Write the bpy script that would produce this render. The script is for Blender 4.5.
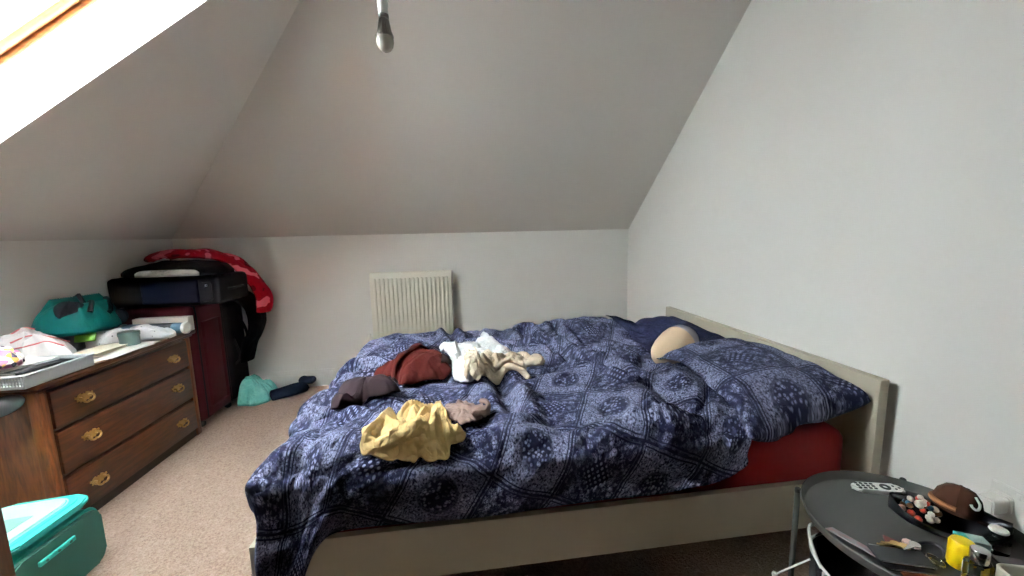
import bpy, bmesh, math, random
import numpy as np
from mathutils import Matrix, Vector, noise as mnoise

for o in list(bpy.data.objects):
    bpy.data.objects.remove(o)
SC = bpy.context.scene
COL = SC.collection

# ------------------------------------------------------------------ camera, sky, light, exposure
cam = bpy.data.cameras.new('camera')
cam.sensor_width = 36.0
cam.lens = 391.28 / 1024 * 36.0
cam.clip_start = 0.02
camo = bpy.data.objects.new('camera', cam)
COL.objects.link(camo)
camo.matrix_world = Matrix(((0.99114312, 0.03994957, -0.12664651, 0.0),
                            (-0.13085756, 0.1313743, -0.98265818, 0.0),
                            (-0.02261868, 0.99052755, 0.13543844, 1.5),
                            (0, 0, 0, 1)))
SC.camera = camo
SC.view_settings.view_transform = 'Standard'
SC.view_settings.look = 'None'
SC.view_settings.gamma = 1.0
SC.view_settings.use_curve_mapping = False
SC.view_settings.exposure = 1.3

world = bpy.data.worlds.new('overcast_sky')
SC.world = world
world.use_nodes = True
bg = world.node_tree.nodes['Background']
bg.inputs[0].default_value = (0.93, 0.97, 1.0, 1)
bg.inputs[1].default_value = 60.0

SL = 0.684                      # rise of the left slope
SB = 0.787                      # rise of the back slope
XL, XR, YB, YF, ZK, ZC = -2.69, 1.823, 4.107, -1.0, 1.53, 3.05
NL = Vector((-SL, 0, 1)).normalized()


def zl(x):
    return ZK + SL * (x - XL)


def portal(name, x0, x1, y0, y1, depth):
    l = bpy.data.lights.new(name, 'AREA')
    l.shape = 'RECTANGLE'
    l.size = (y1 - y0)
    l.size_y = (x1 - x0) * math.hypot(1, SL)
    l.cycles.is_portal = True
    o = bpy.data.objects.new(name, l)
    COL.objects.link(o)
    xm = (x0 + x1) / 2
    c = Vector((xm, (y0 + y1) / 2, zl(xm))) + NL * depth
    yax = Vector((1, 0, SL)).normalized()
    xax = Vector((0, 1, 0))
    zax = xax.cross(yax)
    if zax.dot(NL) < 0:
        xax = -xax
        zax = -zax
    o.matrix_world = Matrix(((xax.x, yax.x, zax.x, c.x), (xax.y, yax.y, zax.y, c.y), (xax.z, yax.z, zax.z, c.z), (0, 0, 0, 1)))


WIN = (-2.25, -0.95, 1.37, 2.14)          # opening of the roof window in the left slope
portal('roof_window_daylight', *WIN, 0.40)

# ------------------------------------------------------------------ helpers
WM = {}


def setp(o, label=None, cat=None, group=None, kind=None):
    if label:
        o['label'] = label
    if cat:
        o['category'] = cat
    if group:
        o['group'] = group
    if kind:
        o['kind'] = kind
    return o


def thing(name, loc, rotz=0.0, label=None, cat=None, group=None):
    o = bpy.data.objects.new(name, None)
    o.empty_display_size = 0.05
    COL.objects.link(o)
    o.location = loc
    o.rotation_euler = (0, 0, rotz)
    WM[o.name] = Matrix.Translation(loc) @ Matrix.Rotation(rotz, 4, 'Z')
    return setp(o, label, cat, group)


def link(name, me, mats, parent=None, local=False):
    for m in (mats if isinstance(mats, (list, tuple)) else [mats]):
        me.materials.append(m)
    o = bpy.data.objects.new(name, me)
    COL.objects.link(o)
    if parent is not None:
        o.parent = parent
        if not local:
            me.transform(WM[parent.name].inverted())
        WM[o.name] = WM[parent.name].copy()
    else:
        co = np.empty(len(me.vertices) * 3)
        me.vertices.foreach_get('co', co)
        co = co.reshape(-1, 3)
        b = Vector(((co[:, 0].min() + co[:, 0].max()) / 2, (co[:, 1].min() + co[:, 1].max()) / 2, co[:, 2].min()))
        me.transform(Matrix.Translation(-b))
        o.location = b
        WM[o.name] = Matrix.Translation(b)
    return o


def obj(name, bm, mats, parent=None, smooth=False, local=False, normals=True):
    if normals:
        bmesh.ops.recalc_face_normals(bm, faces=bm.faces[:])
    me = bpy.data.meshes.new(name)
    bm.to_mesh(me)
    bm.free()
    if smooth:
        me.polygons.foreach_set('use_smooth', [True] * len(me.polygons))
        if smooth != 'all':
            me.set_sharp_from_angle(angle=math.radians(40))
    return link(name, me, mats, parent, local)


def BM():
    return bmesh.new()


def add_box(bm, x0, x1, y0, y1, z0, z1, bev=0.0, seg=2, M=None, mi=0):
    v = [bm.verts.new((x, y, z)) for z in (z0, z1) for y in (y0, y1) for x in (x0, x1)]
    fs = [bm.faces.new([v[i] for i in q]) for q in
          ((0, 2, 3, 1), (4, 5, 7, 6), (0, 1, 5, 4), (2, 6, 7, 3), (0, 4, 6, 2), (1, 3, 7, 5))]
    for f in fs:
        f.material_index = mi
    if bev > 0:
        es = list({e for f in fs for e in f.edges})
        r = bmesh.ops.bevel(bm, geom=es, offset=bev, segments=seg, affect='EDGES', profile=0.5)
        vs = list({vv for f in r['faces'] for vv in f.verts} | {vv for vv in v if vv.is_valid})
        for f in r['faces']:
            f.material_index = mi
    else:
        vs = v
    if M is not None:
        bmesh.ops.transform(bm, matrix=M, verts=vs)
    return vs


def add_tube(bm, pts, r, n=8, caps=True, closed=False):
    pts = [Vector(p) for p in pts]
    m = len(pts)
    rs = r if isinstance(r, (list, tuple)) else [r] * m
    rings = []
    up = None
    for i, p in enumerate(pts):
        a = pts[(i - 1) % m] if (closed or i > 0) else p
        b = pts[(i + 1) % m] if (closed or i < m - 1) else p
        t = (b - a)
        t = t.normalized() if t.length > 1e-9 else Vector((0, 0, 1))
        if up is None:
            up = t.orthogonal().normalized()
        up = (up - t * up.dot(t))
        up = up.normalized() if up.length > 1e-6 else t.orthogonal().normalized()
        s = t.cross(up)
        rings.append([bm.verts.new(p + (up * math.cos(k * 2 * math.pi / n) + s * math.sin(k * 2 * math.pi / n)) * rs[i]) for k in range(n)])
    for i in range(m if closed else m - 1):
        A, B = rings[i], rings[(i + 1) % m]
        for k in range(n):
            bm.faces.new((A[k], A[(k + 1) % n], B[(k + 1) % n], B[k]))
    if caps and not closed:
        bm.faces.new(rings[0][::-1])
        bm.faces.new(rings[-1])


def add_lathe(bm, prof, n=24, M=None, mi=0):
    """prof: list of (radius, z) from one end to the other, ends closed."""
    rings = []
    for r, z in prof:
        if r < 1e-6:
            rings.append([bm.verts.new((0, 0, z))])
        else:
            rings.append([bm.verts.new((r * math.cos(2 * math.pi * k / n), r * math.sin(2 * math.pi * k / n), z)) for k in range(n)])
    fs = []
    for A, B in zip(rings, rings[1:]):
        for k in range(n):
            k2 = (k + 1) % n
            if len(A) == 1 and len(B) == 1:
                continue
            if len(A) == 1:
                fs.append(bm.faces.new((A[0], B[k], B[k2])))
            elif len(B) == 1:
                fs.append(bm.faces.new((A[k], A[k2], B[0])))
            else:
                fs.append(bm.faces.new((A[k], A[k2], B[k2], B[k])))
    for R in (rings[0], rings[-1]):
        if len(R) > 1:
            fs.append(bm.faces.new(R))
    for f in fs:
        f.material_index = mi
    if M is not None:
        bmesh.ops.transform(bm, matrix=M, verts=[v for R in rings for v in R])


def add_prism(bm, poly, d, M=None, bev=0.0, mi=0):
    """poly in local xy, extruded by d along local z."""
    a = [bm.verts.new((x, y, 0)) for x, y in poly]
    b = [bm.verts.new((x, y, d)) for x, y in poly]
    n = len(poly)
    fs = [bm.faces.new(a[::-1]), bm.faces.new(b)]
    for k in range(n):
        fs.append(bm.faces.new((a[k], a[(k + 1) % n], b[(k + 1) % n], b[k])))
    for f in fs:
        f.material_index = mi
    vs = a + b
    if bev > 0:
        es = list(fs[0].edges) + list(fs[1].edges)
        r = bmesh.ops.bevel(bm, geom=es, offset=bev, segments=2, affect='EDGES')
        for f in r['faces']:
            f.material_index = mi
        vs = list({v for f in r['faces'] for v in f.verts} | {v for v in vs if v.is_valid})
    if M is not None:
        bmesh.ops.transform(bm, matrix=M, verts=vs)


def frame_m(o, x, z=(0, 0, 1)):
    """matrix with origin o, local x along x, local z close to z."""
    x = Vector(x).normalized()
    z = Vector(z)
    y = z.cross(x).normalized()
    z = x.cross(y)
    return Matrix(((x.x, y.x, z.x, o[0]), (x.y, y.y, z.y, o[1]), (x.z, y.z, z.z, o[2]), (0, 0, 0, 1)))


def T(x, y, z):
    return Matrix.Translation((x, y, z))


def rrect(w, h, r, n=5):
    out = []
    for cx, cy, a0 in ((w / 2 - r, h / 2 - r, 0), (-w / 2 + r, h / 2 - r, 90), (-w / 2 + r, -h / 2 + r, 180), (w / 2 - r, -h / 2 + r, 270)):
        for k in range(n + 1):
            a = math.radians(a0 + 90 * k / n)
            out.append((cx + r * math.cos(a), cy + r * math.sin(a)))
    return out


def spline(pts, n, closed=False):
    """Catmull-Rom through points, n samples per span."""
    P = [np.array(p, float) for p in pts]
    m = len(P)
    out = []
    for i in range(m if closed else m - 1):
        p1, p2 = P[i], P[(i + 1) % m]
        p0 = P[(i - 1) % m] if (closed or i > 0) else 2 * p1 - p2
        p3 = P[(i + 2) % m] if (closed or i < m - 2) else 2 * p2 - p1
        for k in range(n):
            t = k / n
            out.append(0.5 * (2 * p1 + (p2 - p0) * t + (2 * p0 - 5 * p1 + 4 * p2 - p3) * t * t + (3 * p1 - p0 - 3 * p2 + p3) * t ** 3))
    if not closed:
        out.append(P[-1])
    return np.array(out)


def resample(pts, n):
    P = np.array(pts, float)
    d = np.r_[0, np.cumsum(np.linalg.norm(np.diff(P, axis=0), axis=1))]
    t = np.linspace(0, d[-1], n)
    return np.stack([np.interp(t, d, P[:, k]) for k in range(P.shape[1])], 1)


# ------------------------------------------------------------------ materials
def s2l(c):
    return tuple(((v / 255) / 12.92 if v / 255 <= 0.04045 else ((v / 255 + 0.055) / 1.055) ** 2.4) for v in c) + (1,)


class N:
    """small helper to write node trees"""

    def __init__(s, name):
        s.m = bpy.data.materials.new(name)
        s.m.use_nodes = True
        s.t = s.m.node_tree
        s.b = s.t.nodes['Principled BSDF']

    def n(s, typ, **kw):
        x = s.t.nodes.new(typ)
        for k, v in kw.items():
            setattr(x, k, v)
        return x

    def l(s, a, b):
        s.t.links.new(a, b)

    def put(s, sock, v):
        if hasattr(v, 'is_output') or isinstance(v, bpy.types.NodeSocket):
            s.l(v, sock)
        else:
            sock.default_value = v

    def math(s, op, a, b=None, c=None):
        x = s.n('ShaderNodeMath', operation=op)
        for i, v in enumerate((a, b, c)):
            if v is not None:
                s.put(x.inputs[i], v)
        return x.outputs[0]

    def mix(s, f, a, b):
        x = s.n('ShaderNodeMix', data_type='RGBA')
        s.put(x.inputs[0], f)
        s.put(x.inputs[6], a)
        s.put(x.inputs[7], b)
        return x.outputs[2]

    def ramp(s, v, lo, hi):
        x = s.n('ShaderNodeMapRange')
        s.put(x.inputs[0], v)
        x.inputs[1].default_value = lo
        x.inputs[2].default_value = hi
        return x.outputs[0]

    def noise(s, vec, scale, detail=3, rough=0.5):
        x = s.n('ShaderNodeTexNoise')
        if vec is not None:
            s.l(vec, x.inputs['Vector'])
        x.inputs['Scale'].default_value = scale
        x.inputs['Detail'].default_value = detail
        x.inputs['Roughness'].default_value = rough
        return x

    def coords(s, kind='Object', scale=None, rot=None):
        x = s.n('ShaderNodeTexCoord').outputs[kind]
        if scale or rot:
            m = s.n('ShaderNodeMapping')
            s.l(x, m.inputs[0])
            if scale:
                m.inputs['Scale'].default_value = scale
            if rot:
                m.inputs['Rotation'].default_value = rot
            x = m.outputs[0]
        return x

    def bump(s, h, strength=0.3, dist=0.01):
        x = s.n('ShaderNodeBump')
        x.inputs['Strength'].default_value = strength
        x.inputs['Distance'].default_value = dist
        s.l(h, x.inputs['Height'])
        s.l(x.outputs[0], s.b.inputs['Normal'])

    def set(s, color=None, rough=None, metal=None, spec=None, trans=None, alpha=None, ior=None, sheen=None):
        for k, v in (('Base Color', color), ('Roughness', rough), ('Metallic', metal), ('Specular IOR Level', spec),
                     ('Transmission Weight', trans), ('Alpha', alpha), ('IOR', ior), ('Sheen Weight', sheen)):
            if v is not None:
                s.put(s.b.inputs[k], v)
        return s.m


def plain(name, rgb, rough=0.5, metal=0.0, var=0.06, scale=30, spec=0.4, bump=0.0):
    """a slightly mottled surface"""
    m = N(name)
    co = m.coords()
    nz = m.noise(co, scale)
    c = s2l(rgb)
    dk = tuple(v * (1 - 2 * var) for v in c[:3]) + (1,)
    lt = tuple(min(1, v * (1 + 2 * var)) for v in c[:3]) + (1,)
    if bump:
        m.bump(nz.outputs[0], bump, 0.004)
    return m.set(m.mix(nz.outputs[0], dk, lt), rough, metal, spec)


def fabric(name, rgb, rough=0.9, var=0.10, weave=420, bump=0.25, wr=14, wrb=0.012, crease=0):
    """cloth: fine weave and soft small creases"""
    m = N(name)
    co = m.coords()
    n1 = m.noise(co, weave, 2)
    n2 = m.noise(co, wr, 4, 0.55)
    c = s2l(rgb)
    dk = tuple(v * (1 - var) for v in c[:3]) + (1,)
    lt = tuple(min(1, v * (1 + var)) for v in c[:3]) + (1,)
    h = m.math('ADD', m.math('MULTIPLY', n1.outputs[0], 0.05), n2.outputs[0])
    if crease:
        n3 = m.noise(co, crease, 2, .4)
        h = m.math('ADD', m.math('MULTIPLY', h, .5), m.math('MINIMUM', m.math('ABSOLUTE', m.math('MULTIPLY', m.math('SUBTRACT', n3.outputs[0], .5), 5.0)), 1.0))
    m.bump(h, bump, wrb)
    return m.set(m.mix(n1.outputs[0], dk, lt), rough, spec=0.12)


def wood(name, rgb1, rgb2, axis='Y', rough=0.4, scale=6.0):
    m = N(name)
    st = {'X': (0.12, 1, 1), 'Y': (1, 0.12, 1), 'Z': (1, 1, 0.12)}[axis]
    co = m.coords(scale=tuple(v * scale for v in st))
    n1 = m.noise(co, 2.2, 5, 0.6)
    n2 = m.noise(co, 16, 3)
    w = m.math('FRACT', m.math('MULTIPLY', n1.outputs[0], 7.0))
    w = m.math('ABSOLUTE', m.math('SUBTRACT', w, 0.5))
    f = m.math('ADD', m.math('MULTIPLY', w, 1.1), m.math('MULTIPLY', n2.outputs[0], 0.45))
    m.bump(f, 0.06, 0.003)
    return m.set(m.mix(m.ramp(f, 0.1, 0.9), s2l(rgb1), s2l(rgb2)), rough, spec=0.4)


M_WALL = plain('white_emulsion', (233, 232, 227), 0.85, var=0.01, scale=3, spec=0.15)
M_SLOPE = plain('white_ceiling_paint', (226, 222, 215), 0.9, var=0.012, scale=2.5, spec=0.1)
M_FRONT = plain('dark_bounce_absorber', (70, 62, 56), 0.9, var=0.01)  # unseen wall behind the camera coloured dark to hold back bounced light
M_TRIM = plain('white_gloss_paint', (230, 229, 224), 0.35, var=0.01)

m = N('beige_twist_pile_carpet')
co = m.coords()
n1 = m.noise(co, 95, 3, 0.7)
n2 = m.noise(co, 4, 2)
n3 = m.noise(co, 240, 2, 0.6)
f = m.math('ADD', m.math('MULTIPLY', n1.outputs[0], 0.75), m.math('MULTIPLY', n3.outputs[0], 0.35))
m.bump(f, 1.0, 0.022)
f2 = m.math('ADD', m.ramp(f, 0.36, 0.74), m.math('MULTIPLY', n2.outputs[0], 0.15))
M_CARPET = m.set(m.mix(f2, s2l((128, 103, 88)), s2l((186, 163, 148))), 0.95, spec=0.1)

m = N('roof_window_pane')
M_GLASS = m.set((0.9, 0.95, 0.95, 1), 0.02, trans=1.0, ior=1.02)
M_PINE = wood('varnished_pine', (112, 64, 26), (150, 92, 44), 'X', 0.35, 5)
M_ALU = plain('light_grey_metal_flashing', (215, 218, 222), 0.4, 0.2, var=0.02)

# ------------------------------------------------------------------ room
def slab(name, polys, normal, t, mat, kind='structure', parent=None):
    """flat polygons given a thickness t along normal (away from the room)"""
    bm = BM()
    nv = Vector(normal).normalized() * t
    for poly in polys:
        a = [bm.verts.new(p) for p in poly]
        b = [bm.verts.new(Vector(p) + nv) for p in poly]
        bm.faces.new(a)
        bm.faces.new(b[::-1])
        for k in range(len(a)):
            bm.faces.new((a[k], a[(k + 1) % len(a)], b[(k + 1) % len(a)], b[k]))
    return setp(obj(name, bm, mat, parent), kind=kind if parent is None else None)


slab('floor', [[(XL - .1, YF - .1, 0), (XR + .1, YF - .1, 0), (XR + .1, YB + .1, 0), (XL - .1, YB + .1, 0)]], (0, 0, -1), 0.1, M_CARPET)
yc = YB - (ZC - ZK) / SB
xc = XL + (ZC - ZK) / SL
slab('wall_back', [[(XL - .1, YB, 0), (XR, YB, 0), (XR, YB, ZK), (XL, YB, ZK), (XL - .1, YB, ZK)]], (0, 1, 0), 0.1, M_WALL)
slab('wall_left', [[(XL, YF, 0), (XL, YB, 0), (XL, YB, ZK), (XL, YF, ZK)]], (-1, 0, 0), 0.1, M_WALL)
slab('wall_right', [[(XR, YF, 0), (XR, YB + .1, 0), (XR, YB + .1, ZK - .079), (XR, YB, ZK), (XR, yc, ZC), (XR, YF, ZC)]], (1, 0, 0), 0.1, M_WALL)
slab('wall_front', [[(XL - .1, YF, 0), (XR, YF, 0), (XR, YF, ZC), (xc, YF, ZC), (XL, YF, ZK), (XL - .1, YF, ZK)]], (0, -1, 0), 0.1, M_FRONT)
slab('ceiling', [[(xc, YF, ZC), (XR, YF, ZC), (XR, yc, ZC), (xc, yc, ZC)]], (0, 0, 1), 0.1, M_SLOPE)
nb = Vector((0, SB, 1)).normalized()
slab('ceiling_back_slope', [[(XL, YB, ZK), (XR, YB, ZK), (XR, yc, ZC), (xc, yc, ZC)]], nb, 0.1, M_SLOPE)
x0, x1, y0, y1 = WIN


def PL(x, y):
    return (x, y, zl(x))


slab('ceiling_left_slope', [
    [PL(XL, YF), PL(xc, YF), PL(xc, y0), PL(XL, y0)],
    [PL(XL, y0), PL(x0, y0), PL(x0, y1), PL(XL, y1)],
    [PL(x1, y0), PL(xc, y0), PL(xc, y1), PL(x1, y1)],
    [PL(XL, y1), PL(xc, y1), PL(xc, yc), PL(XL, YB)]], NL, 0.1, M_SLOPE)
# reveals of the roof window: boards perpendicular to the slope
wx = Vector((1, 0, SL)).normalized()
MW = Matrix(((wx.x, 0, NL.x, x0), (wx.y, 1, NL.y, y0), (wx.z, 0, NL.z, zl(x0)), (0, 0, 0, 1)))   # local: up the slope, along the room, outward
LW, HW = (x1 - x0) * math.hypot(1, SL), y1 - y0
bm = BM()
for b in ((-.02, LW + .02, HW, HW + .02), (-.02, LW + .02, -.02, 0), (-.02, 0, 0, HW), (LW, LW + .02, 0, HW)):
    add_box(bm, b[0], b[1], b[2], b[3], 0.0, 0.235, M=MW)
setp(obj('trim_1', bm, M_WALL), kind='structure')


def wframe(name, mat, w, za, zb, inset=0.0, parent=None, bev=0.006):
    bm = BM()
    for b in ((inset, LW - inset, HW - inset - w, HW - inset), (inset, LW - inset, inset, inset + w),
              (inset, inset + w, inset + w, HW - inset - w), (LW - inset - w, LW - inset, inset + w, HW - inset - w)):
        add_box(bm, b[0], b[1], b[2], b[3], za, zb, bev=bev, M=MW)
    return obj(name, bm, mat, parent, smooth=True)


win = thing('window_1', MW.translation)
setp(win, kind='structure')
wframe('window_frame', M_PINE, 0.05, 0.246, 0.33, -0.052, win)
wframe('window_sash', M_PINE, 0.055, 0.262, 0.345, 0.008, win)
wframe('sash_flashing', M_ALU, 0.03, 0.345, 0.375, 0.02, win)
bm = BM()
add_box(bm, 0.05, LW - .05, .05, HW - .05, 0.30, 0.306, M=MW)
obj('window_pane', bm, M_GLASS, win)


def skirting(name, length, M):
    h = 0.172
    prof = [(0, 0), (0.020, 0), (0.020, h * .74), (0.016, h * .78), (0.017, h * .84), (0.010, h * .92), (0.008, h), (0, h)]
    bm = BM()
    add_prism(bm, prof, length, M)
    return setp(obj(name, bm, M_TRIM), kind='structure')


# local x = off the wall, y = up, z = along the wall
skirting('baseboard_back', XR - XL, Matrix(((0, 0, 1, XL), (-1, 0, 0, YB), (0, 1, 0, 0), (0, 0, 0, 1))))
skirting('baseboard_left', YB - .02 - YF, Matrix(((1, 0, 0, XL), (0, 0, -1, YB - .02), (0, 1, 0, 0), (0, 0, 0, 1))))
skirting('baseboard_right', YB - .02 - YF, Matrix(((-1, 0, 0, XR), (0, 0, 1, YF), (0, 1, 0, 0), (0, 0, 0, 1))))

# ------------------------------------------------------------------ bed
BX0, BX1, BY0, BY1 = -0.808, 1.745, 1.40, 3.13        # outer size of the bed frame
MZ = 0.60                                              # top of the mattress
M_BED = plain('greige_lacquered_board', (172, 164, 145), 0.5, var=0.02, scale=12)
bed = thing('bed_frame', ((BX0 + BX1) / 2, (BY0 + BY1) / 2, 0), 0, 'low beige wooden bed frame with a plain headboard against the right wall', 'bed')
bm = BM()
add_box(bm, BX1 - .005, BX1 + .04, BY0 - .03, BY1, 0.0, 0.853, bev=.004)
obj('headboard', bm, M_BED, bed, smooth=True)
bm = BM()
add_box(bm, BX0 + .03, BX1 - .006, BY0, BY0 + .028, 0.176, 0.392, bev=.002)
obj('side_rail', bm, M_BED, bed)
bm = BM()
add_box(bm, BX0 + .03, BX1 - .006, BY1 - .028, BY1, 0.176, 0.392, bev=.002)
obj('side_rail', bm, M_BED, bed)
bm = BM()
add_box(bm, BX0, BX0 + .029, BY0, BY1, 0.0, 0.392, bev=.002)
obj('footboard', bm, M_BED, bed)
bm = BM()
add_box(bm, BX0 + .03, BX1 - .006, BY0 + .03, BY1 - .03, 0.25, 0.29)
obj('slat_base', bm, M_BED, bed)

M_SHEET = fabric('dark_red_cotton_sheet', (96, 13, 12), 0.85, var=.06, wr=5, bump=.35, wrb=.02)
bm = BM()
add_box(bm, -0.772, 1.70, 1.436, 3.095, 0.292, MZ, bev=.06, seg=4)
setp(obj('mattress', bm, M_SHEET, smooth='all'), 'thick mattress in a dark red fitted sheet lying in the bed frame', 'mattress')


# ------------------------------------------------------------------ cloth: a small grid solver
def vnoise(x, y, seed, freq):
    """smooth value noise on arrays"""
    r = np.random.RandomState(seed)
    G = r.rand(64, 64)
    u, v = x * freq + 100, y * freq + 100
    i, j = np.floor(u).astype(int), np.floor(v).astype(int)
    a, b = u - i, v - j
    a, b = a * a * (3 - 2 * a), b * b * (3 - 2 * b)
    g = lambda p, q: G[p % 64, q % 64]
    return (g(i, j) * (1 - a) + g(i + 1, j) * a) * (1 - b) + (g(i, j + 1) * (1 - a) + g(i + 1, j + 1) * a) * b - 0.5


def box_push(P, lo, hi, r):
    """push points out of a box grown by r (rounded)"""
    lo, hi = np.array(lo), np.array(hi)
    c, h = (lo + hi) / 2, (hi - lo) / 2
    q = P - c
    a = np.abs(q) - h
    out = np.maximum(a, 0)
    d = np.linalg.norm(out, axis=-1)
    inside = a.max(-1)
    sd = np.where(inside < 0, inside, d)
    need = sd < r
    # outside but within r : push along out; inside: push along the shallowest axis
    n1 = np.sign(q) * out / np.maximum(d, 1e-9)[..., None]
    ax = a.argmax(-1)
    n2 = np.zeros_like(P)
    np.put_along_axis(n2, ax[..., None], np.take_along_axis(np.sign(q), ax[..., None], -1), -1)
    nn = np.where((inside < 0)[..., None], n2, n1)
    push = np.where(need, r - sd, 0)
    return P + nn * push[..., None]


def cons_list(P, W, rest_scale, skips):
    """distance constraints of a grid, split into groups without shared points"""
    L = []
    ny, nx = W.shape
    for dy, dx, k, comp in skips:
        if dy == 0:
            A = (slice(None), slice(0, nx - dx))
            B = (slice(None), slice(dx, nx))
        elif dx == 0:
            A = (slice(0, ny - dy), slice(None))
            B = (slice(dy, ny), slice(None))
        elif dx > 0:
            A = (slice(0, ny - dy), slice(0, nx - dx))
            B = (slice(dy, ny), slice(dx, nx))
        else:
            A = (slice(0, ny - dy), slice(-dx, nx))
            B = (slice(dy, ny), slice(0, nx + dx))
        r = np.linalg.norm(P[A] - P[B], axis=-1) * 0.5 * (rest_scale[A] + rest_scale[B])
        L.append((A, B, r, k, comp))
    return L


def relax(P, W, L, collide, steps, inner=6, gravity=0.0006, damp=0.9, maxup=None):
    """W: 0 = pinned / outside, 1 = free"""
    prev = P.copy()
    for s in range(steps):
        vel = (P - prev) * damp
        vel = np.clip(vel, -0.02, 0.02)
        prev = P.copy()
        P = P + vel * W[..., None]
        P[..., 2] -= gravity * W
        for _ in range(inner):
            acc = np.zeros_like(P)
            cnt = np.zeros(P.shape[:2])
            for A, B, r, k, comp in L:
                d = P[B] - P[A]
                n = np.linalg.norm(d, axis=-1)
                e = (n - r) / np.maximum(n, 1e-9)
                if comp == 1:                      # acts against compression only
                    e = np.minimum(e, 0)
                c = d * (e * 0.5 * k)[..., None]
                acc[A] += c
                acc[B] -= c
                cnt[A] += k
                cnt[B] += k
            P = P + acc / np.maximum(cnt, 1e-9)[..., None] * 1.5 * W[..., None]
            P = np.where((W > 0)[..., None], collide(P), P)
    return P


def grid_mesh(name, P, mat, uv, thick, parent=None, mask=None, subdiv=1, offset=-1.0):
    ny, nx = P.shape[:2]
    me = bpy.data.meshes.new(name)
    idx = np.arange(ny * nx).reshape(ny, nx)
    F = np.stack([idx[:-1, :-1], idx[:-1, 1:], idx[1:, 1:], idx[1:, :-1]], -1).reshape(-1, 4)
    if mask is not None:
        ok = (mask[:-1, :-1] & mask[:-1, 1:] & mask[1:, 1:] & mask[1:, :-1]).reshape(-1)
        F = F[ok]
    used = np.unique(F)
    remap = -np.ones(ny * nx, int)
    remap[used] = np.arange(len(used))
    F = remap[F]
    V = P.reshape(-1, 3)[used]
    UV = uv.reshape(-1, 2)[used]
    me.from_pydata(V.tolist(), [], F.tolist())
    lay = me.uv_layers.new(name='UVMap')
    lay.data.foreach_set('uv', UV[F.reshape(-1)].astype(np.float32).reshape(-1))
    me.polygons.foreach_set('use_smooth', [True] * len(me.polygons))
    o = link(name, me, mat, parent)
    if thick:
        md = o.modifiers.new('thickness', 'SOLIDIFY')
        md.thickness = thick
        md.offset = offset
        md.use_rim = True
    if subdiv:
        md = o.modifiers.new('smooth', 'SUBSURF')
        md.levels = md.render_levels = subdiv
    return o


def coons(bot, top, left, right):
    """bot,top: (nx,3) left->right; left,right: (ny,3) bottom->top"""
    nx, ny = len(bot), len(left)
    s = np.linspace(0, 1, nx)[None, :, None]
    t = np.linspace(0, 1, ny)[:, None, None]
    return ((1 - t) * bot[None] + t * top[None] + (1 - s) * left[:, None] + s * right[:, None]
            - ((1 - s) * (1 - t) * bot[0] + s * (1 - t) * bot[-1] + (1 - s) * t * top[0] + s * t * top[-1]))


# ------------------------------------------------------------------ duvet
NX, NY = 280, 230
pA, pB, pD, pE = (-.752, 1.345, .12), (1.15, 1.385, .53), (1.40, 3.10, .68), (-.87, 3.16, .44)
bot = resample(spline([pA, (-.69, 1.335, .13), (-.625, 1.340, .24), (-.555, 1.355, .392), (-.47, 1.380, .430), (-.2, 1.382, .426), (.08, 1.382, .418), (.35, 1.382, .430),
                       (.68, 1.382, .436), (.94, 1.384, .442), (1.08, 1.388, .468), pB], 12), NX)
right = resample(spline([pB, (1.205, 1.43, .645), (1.235, 1.53, .675), (1.265, 1.73, .69), (1.30, 1.95, .70), (1.345, 2.25, .70), (1.33, 2.6, .72), (1.34, 2.85, .71), pD], 12), NY)
top = resample(spline([pE, (-.62, 3.20, .50), (-.2, 3.20, .52), (.3, 3.20, .52), (.8, 3.20, .52), (1.1, 3.19, .55), pD], 12), NX)
left = resample(spline([pA, (-.765, 1.355, .38), (-.775, 1.42, .51), (-.815, 1.53, .54), (-.87, 1.72, .49), (-.905, 1.95, .42), (-.915, 2.3, .37), (-.915, 2.75, .38), pE], 12), NY)
P = coons(bot, top, left, right)
W = np.ones((NY, NX))
W[0] = W[-1] = 0
W[:, 0] = W[:, -1] = 0
LO1, HI1 = (-.772, 1.436, .2), (1.71, 3.095, MZ)
LO2, HI2 = (BX0, BY0, 0), (BX1, BY1, .392)


def bump_top(x, y):
    b = 0.105 + 0.05 * vnoise(x, y, 3, 2.1)
    hump = 0.04 * np.exp(-((y - 3.0) / .3) ** 2) + 0.03 * np.exp(-((x - 0.75) ** 2 / .25 + (y - 2.75) ** 2 / .25)) + 0.03 * np.exp(-((x - .95) ** 2 / .08 + (y - 2.0) ** 2 / .2))
    return np.clip(b, .035, .17) + hump


def bed_collide(P):
    P = box_push(P, LO1, HI1, 0.034)
    P = box_push(P, LO2, HI2, 0.032)
    inx = np.clip(np.minimum(np.minimum(P[..., 0] + .80, 1.8 - P[..., 0]), np.minimum(P[..., 1] - 1.40, 3.14 - P[..., 1])) / .10, 0, 1)
    zmin = MZ + 0.02 + (bump_top(P[..., 0], P[..., 1]) - .02) * inx * inx * (3 - 2 * inx)
    low = inx > 0.05
    P[..., 2] = np.where(low, np.maximum(P[..., 2], zmin), P[..., 2])
    return P


def bed_collide2(P):
    P = box_push(P, LO1, HI1, 0.034)
    return box_push(P, LO2, HI2, 0.032)


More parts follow.
